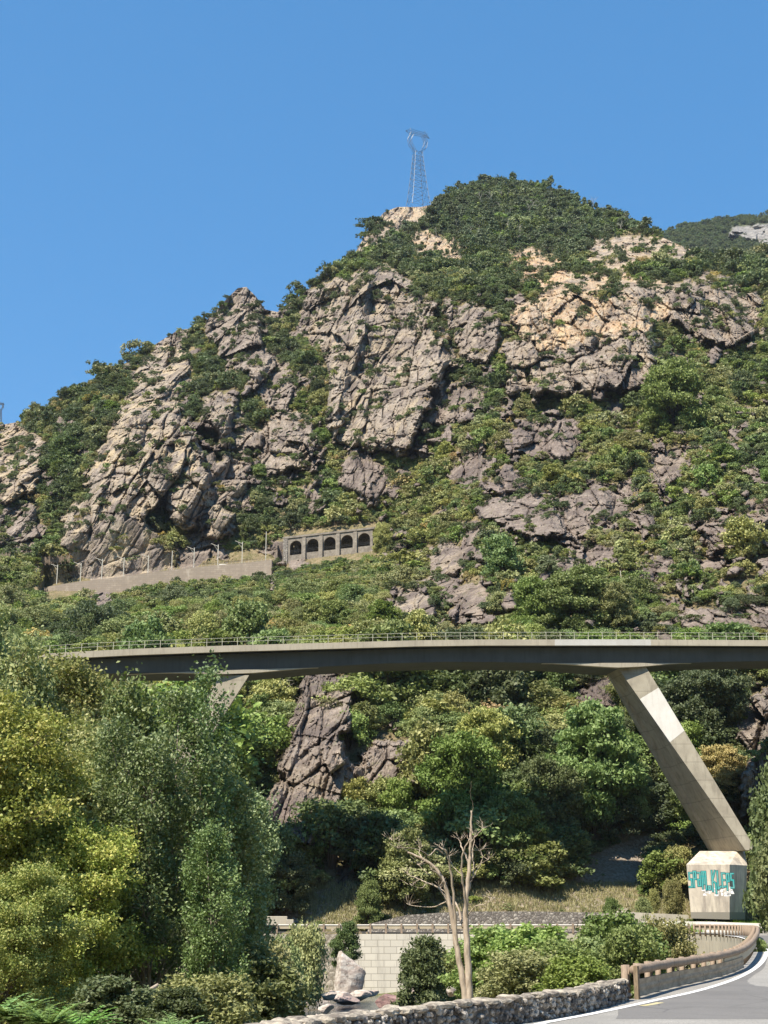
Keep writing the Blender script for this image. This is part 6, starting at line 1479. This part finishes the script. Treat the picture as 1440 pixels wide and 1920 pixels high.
boulder(797, 1857, 140, 66 * 140 / F, 30 * 140 / F, 8, .55, 'flat grey-brown boulder left of the dead tree foot', .1)
boulder(848, 1857, 120, 26 * 120 / F, 26 * 120 / F, 12, 0, 'small white boulder beside the dead tree trunk')
boulder(733, 1878, 148, 62 * 148 / F, 30 * 148 / F, 15, 1, 'rounded reddish mauve boulder in the river', -.25)
boulder(650, 1876, 156, 48 * 156 / F, 20 * 156 / F, 19, .6, 'grey boulder in the river left of the dark water')
boulder(614, 1866, 150, 40 * 150 / F, 18 * 150 / F, 22, 0, 'white flat boulder at the left side of the river')
boulder(640, 1863, 166, 46 * 166 / F, 12 * 166 / F, 27, .05, 'pale low boulder below the huge tan one')
boulder(690, 1862, 170, 40 * 170 / F, 14 * 170 / F, 29, .2, 'brownish boulder at the foot of the block wall', -.1)
boulder(765, 1872, 150, 30 * 150 / F, 12 * 150 / F, 33, .1, 'narrow pale boulder right of the reddish one')
boulder(610, 1893, 128, 34 * 128 / F, 26 * 128 / F, 36, .05, 'pale boulder at the left bank near the bushes')
boulder(596, 1912, 112, 30 * 112 / F, 22 * 112 / F, 39, .1, 'pale boulder just above the stone wall top at its left end')
boulder(905, 1858, 100, 18 * 100 / F, 16 * 100 / F, 41, 0, 'little white boulder right of the dead tree trunk')
boulder(792, 1841, 150, 16 * 150 / F, 12 * 150 / F, 47, .2, 'little brown boulder behind the flat grey-brown one')
rb = np.random.RandomState(8)
# gravel bed
V_, Q_ = [], []; b = 0
for i in range(420):
    x = rb.uniform(-22, 12); y = rb.uniform(118, 179); r_ = rb.uniform(.12, .5)
    z = ground_z(x, y) + .05
    a = rb.rand(8) * .35 + .75
    cs = np.array([[-1, -1, -.6], [1, -1, -.6], [1, 1, -.6], [-1, 1, -.6], [-.7, -.6, .5], [.6, -.7, .6], [.7, .6, .5], [-.6, .7, .6]]) * a[:, None] * r_ + [x, y, z]
    V_.append(cs); Q_.append(np.array([(3, 2, 1, 0), (4, 5, 6, 7), (0, 1, 5, 4), (1, 2, 6, 5), (2, 3, 7, 6), (3, 0, 4, 7)]) + b); b += 8
o = link('river_pebbles', fast_mesh('river_pebbles', np.concatenate(V_), np.concatenate(Q_), [M['boulder']])); o['mauve'] = .2; tag(o, kind='stuff')

# ------------------------------------------------------------------ grass and weeds
def blades(name, pts, hgt, mat, nb=7, wd=.03):
    r = np.random.RandomState(len(pts)); n = len(pts) * nb; base = np.repeat(pts, nb, 0) + r.normal(size=(n, 3)) * [.18, .18, 0]
    h_ = np.repeat(hgt, nb) * (.5 + .7 * r.rand(n)); th = r.rand(n) * 6.283; d = np.stack([np.cos(th), np.sin(th), 0 * th], -1); ln = d[:, [1, 0, 2]] * [1, -1, 1] * (.1 + .35 * r.rand(n))[:, None] * h_[:, None]
    w_ = d * wd * (.6 + .8 * r.rand(n))[:, None]
    V = np.stack([base - w_, base + w_, base + w_ * .5 + ln * .5 + np.stack([0 * h_, 0 * h_, h_ * .6], -1), base + ln + np.stack([0 * h_, 0 * h_, h_], -1)], 1).reshape(-1, 3)
    o_ = link(name, fast_mesh(name, V, np.arange(4 * n).reshape(n, 4), [mat], attrs={'tone': np.repeat(r.rand(n), 4)})); return tag(o_, kind='stuff')
low_i = np.where((PY > 1655) & (PY < 1738) & (PX > 560) & (PX < 1500))
Li, Lj = low_i; sel = rb.choice(len(Li), min(9000, len(Li)), replace=False)
gp = np.stack([Xf[Li[sel], Lj[sel]], Yf[Li[sel], Lj[sel]], Zf[Li[sel], Lj[sel]] - .05], -1)
blades('dry_grass', gp, .25 + .45 * rb.rand(len(gp)), M['weed'], 8, .045)
gx2 = rb.uniform(36, 62, 2600); gy2 = rb.uniform(182, 190.5, 2600); gpz = np.array([ground_z(a, min(b_, 191)) for a, b_ in zip(gx2, gy2)])
blades('verge_grass', np.stack([gx2, gy2, np.maximum(gpz, -1.4)], -1), .6 + .7 * rb.rand(2600), M['grass'], 9, .04)
print('done', round(time.time() - T0, 1))

# ------------------------------------------------------------------ the air
mb = MB(); mb.hexa([(-2600, -2600, -17), (2600, -2600, -17), (2600, 2600, -17), (-2600, 2600, -17), (-2600, -2600, 900), (2600, -2600, 900), (2600, 2600, 900), (-2600, 2600, 900)])
hz = bpy.data.materials.new('air'); hz.use_nodes = True; hn = hz.node_tree; hn.nodes.clear(); ho = hn.nodes.new('ShaderNodeOutputMaterial'); pv = hn.nodes.new('ShaderNodeVolumePrincipled')
pv.inputs['Color'].default_value = (0.80, 0.88, 1.0, 1); pv.inputs['Density'].default_value = 0.00004; pv.inputs['Anisotropy'].default_value = 0.2
hn.links.new(pv.outputs[0], ho.inputs['Volume']); tag(mb.build('haze', hz), kind='stuff')
sc.cycles.volume_bounces = 0; sc.cycles.volume_max_steps = 16
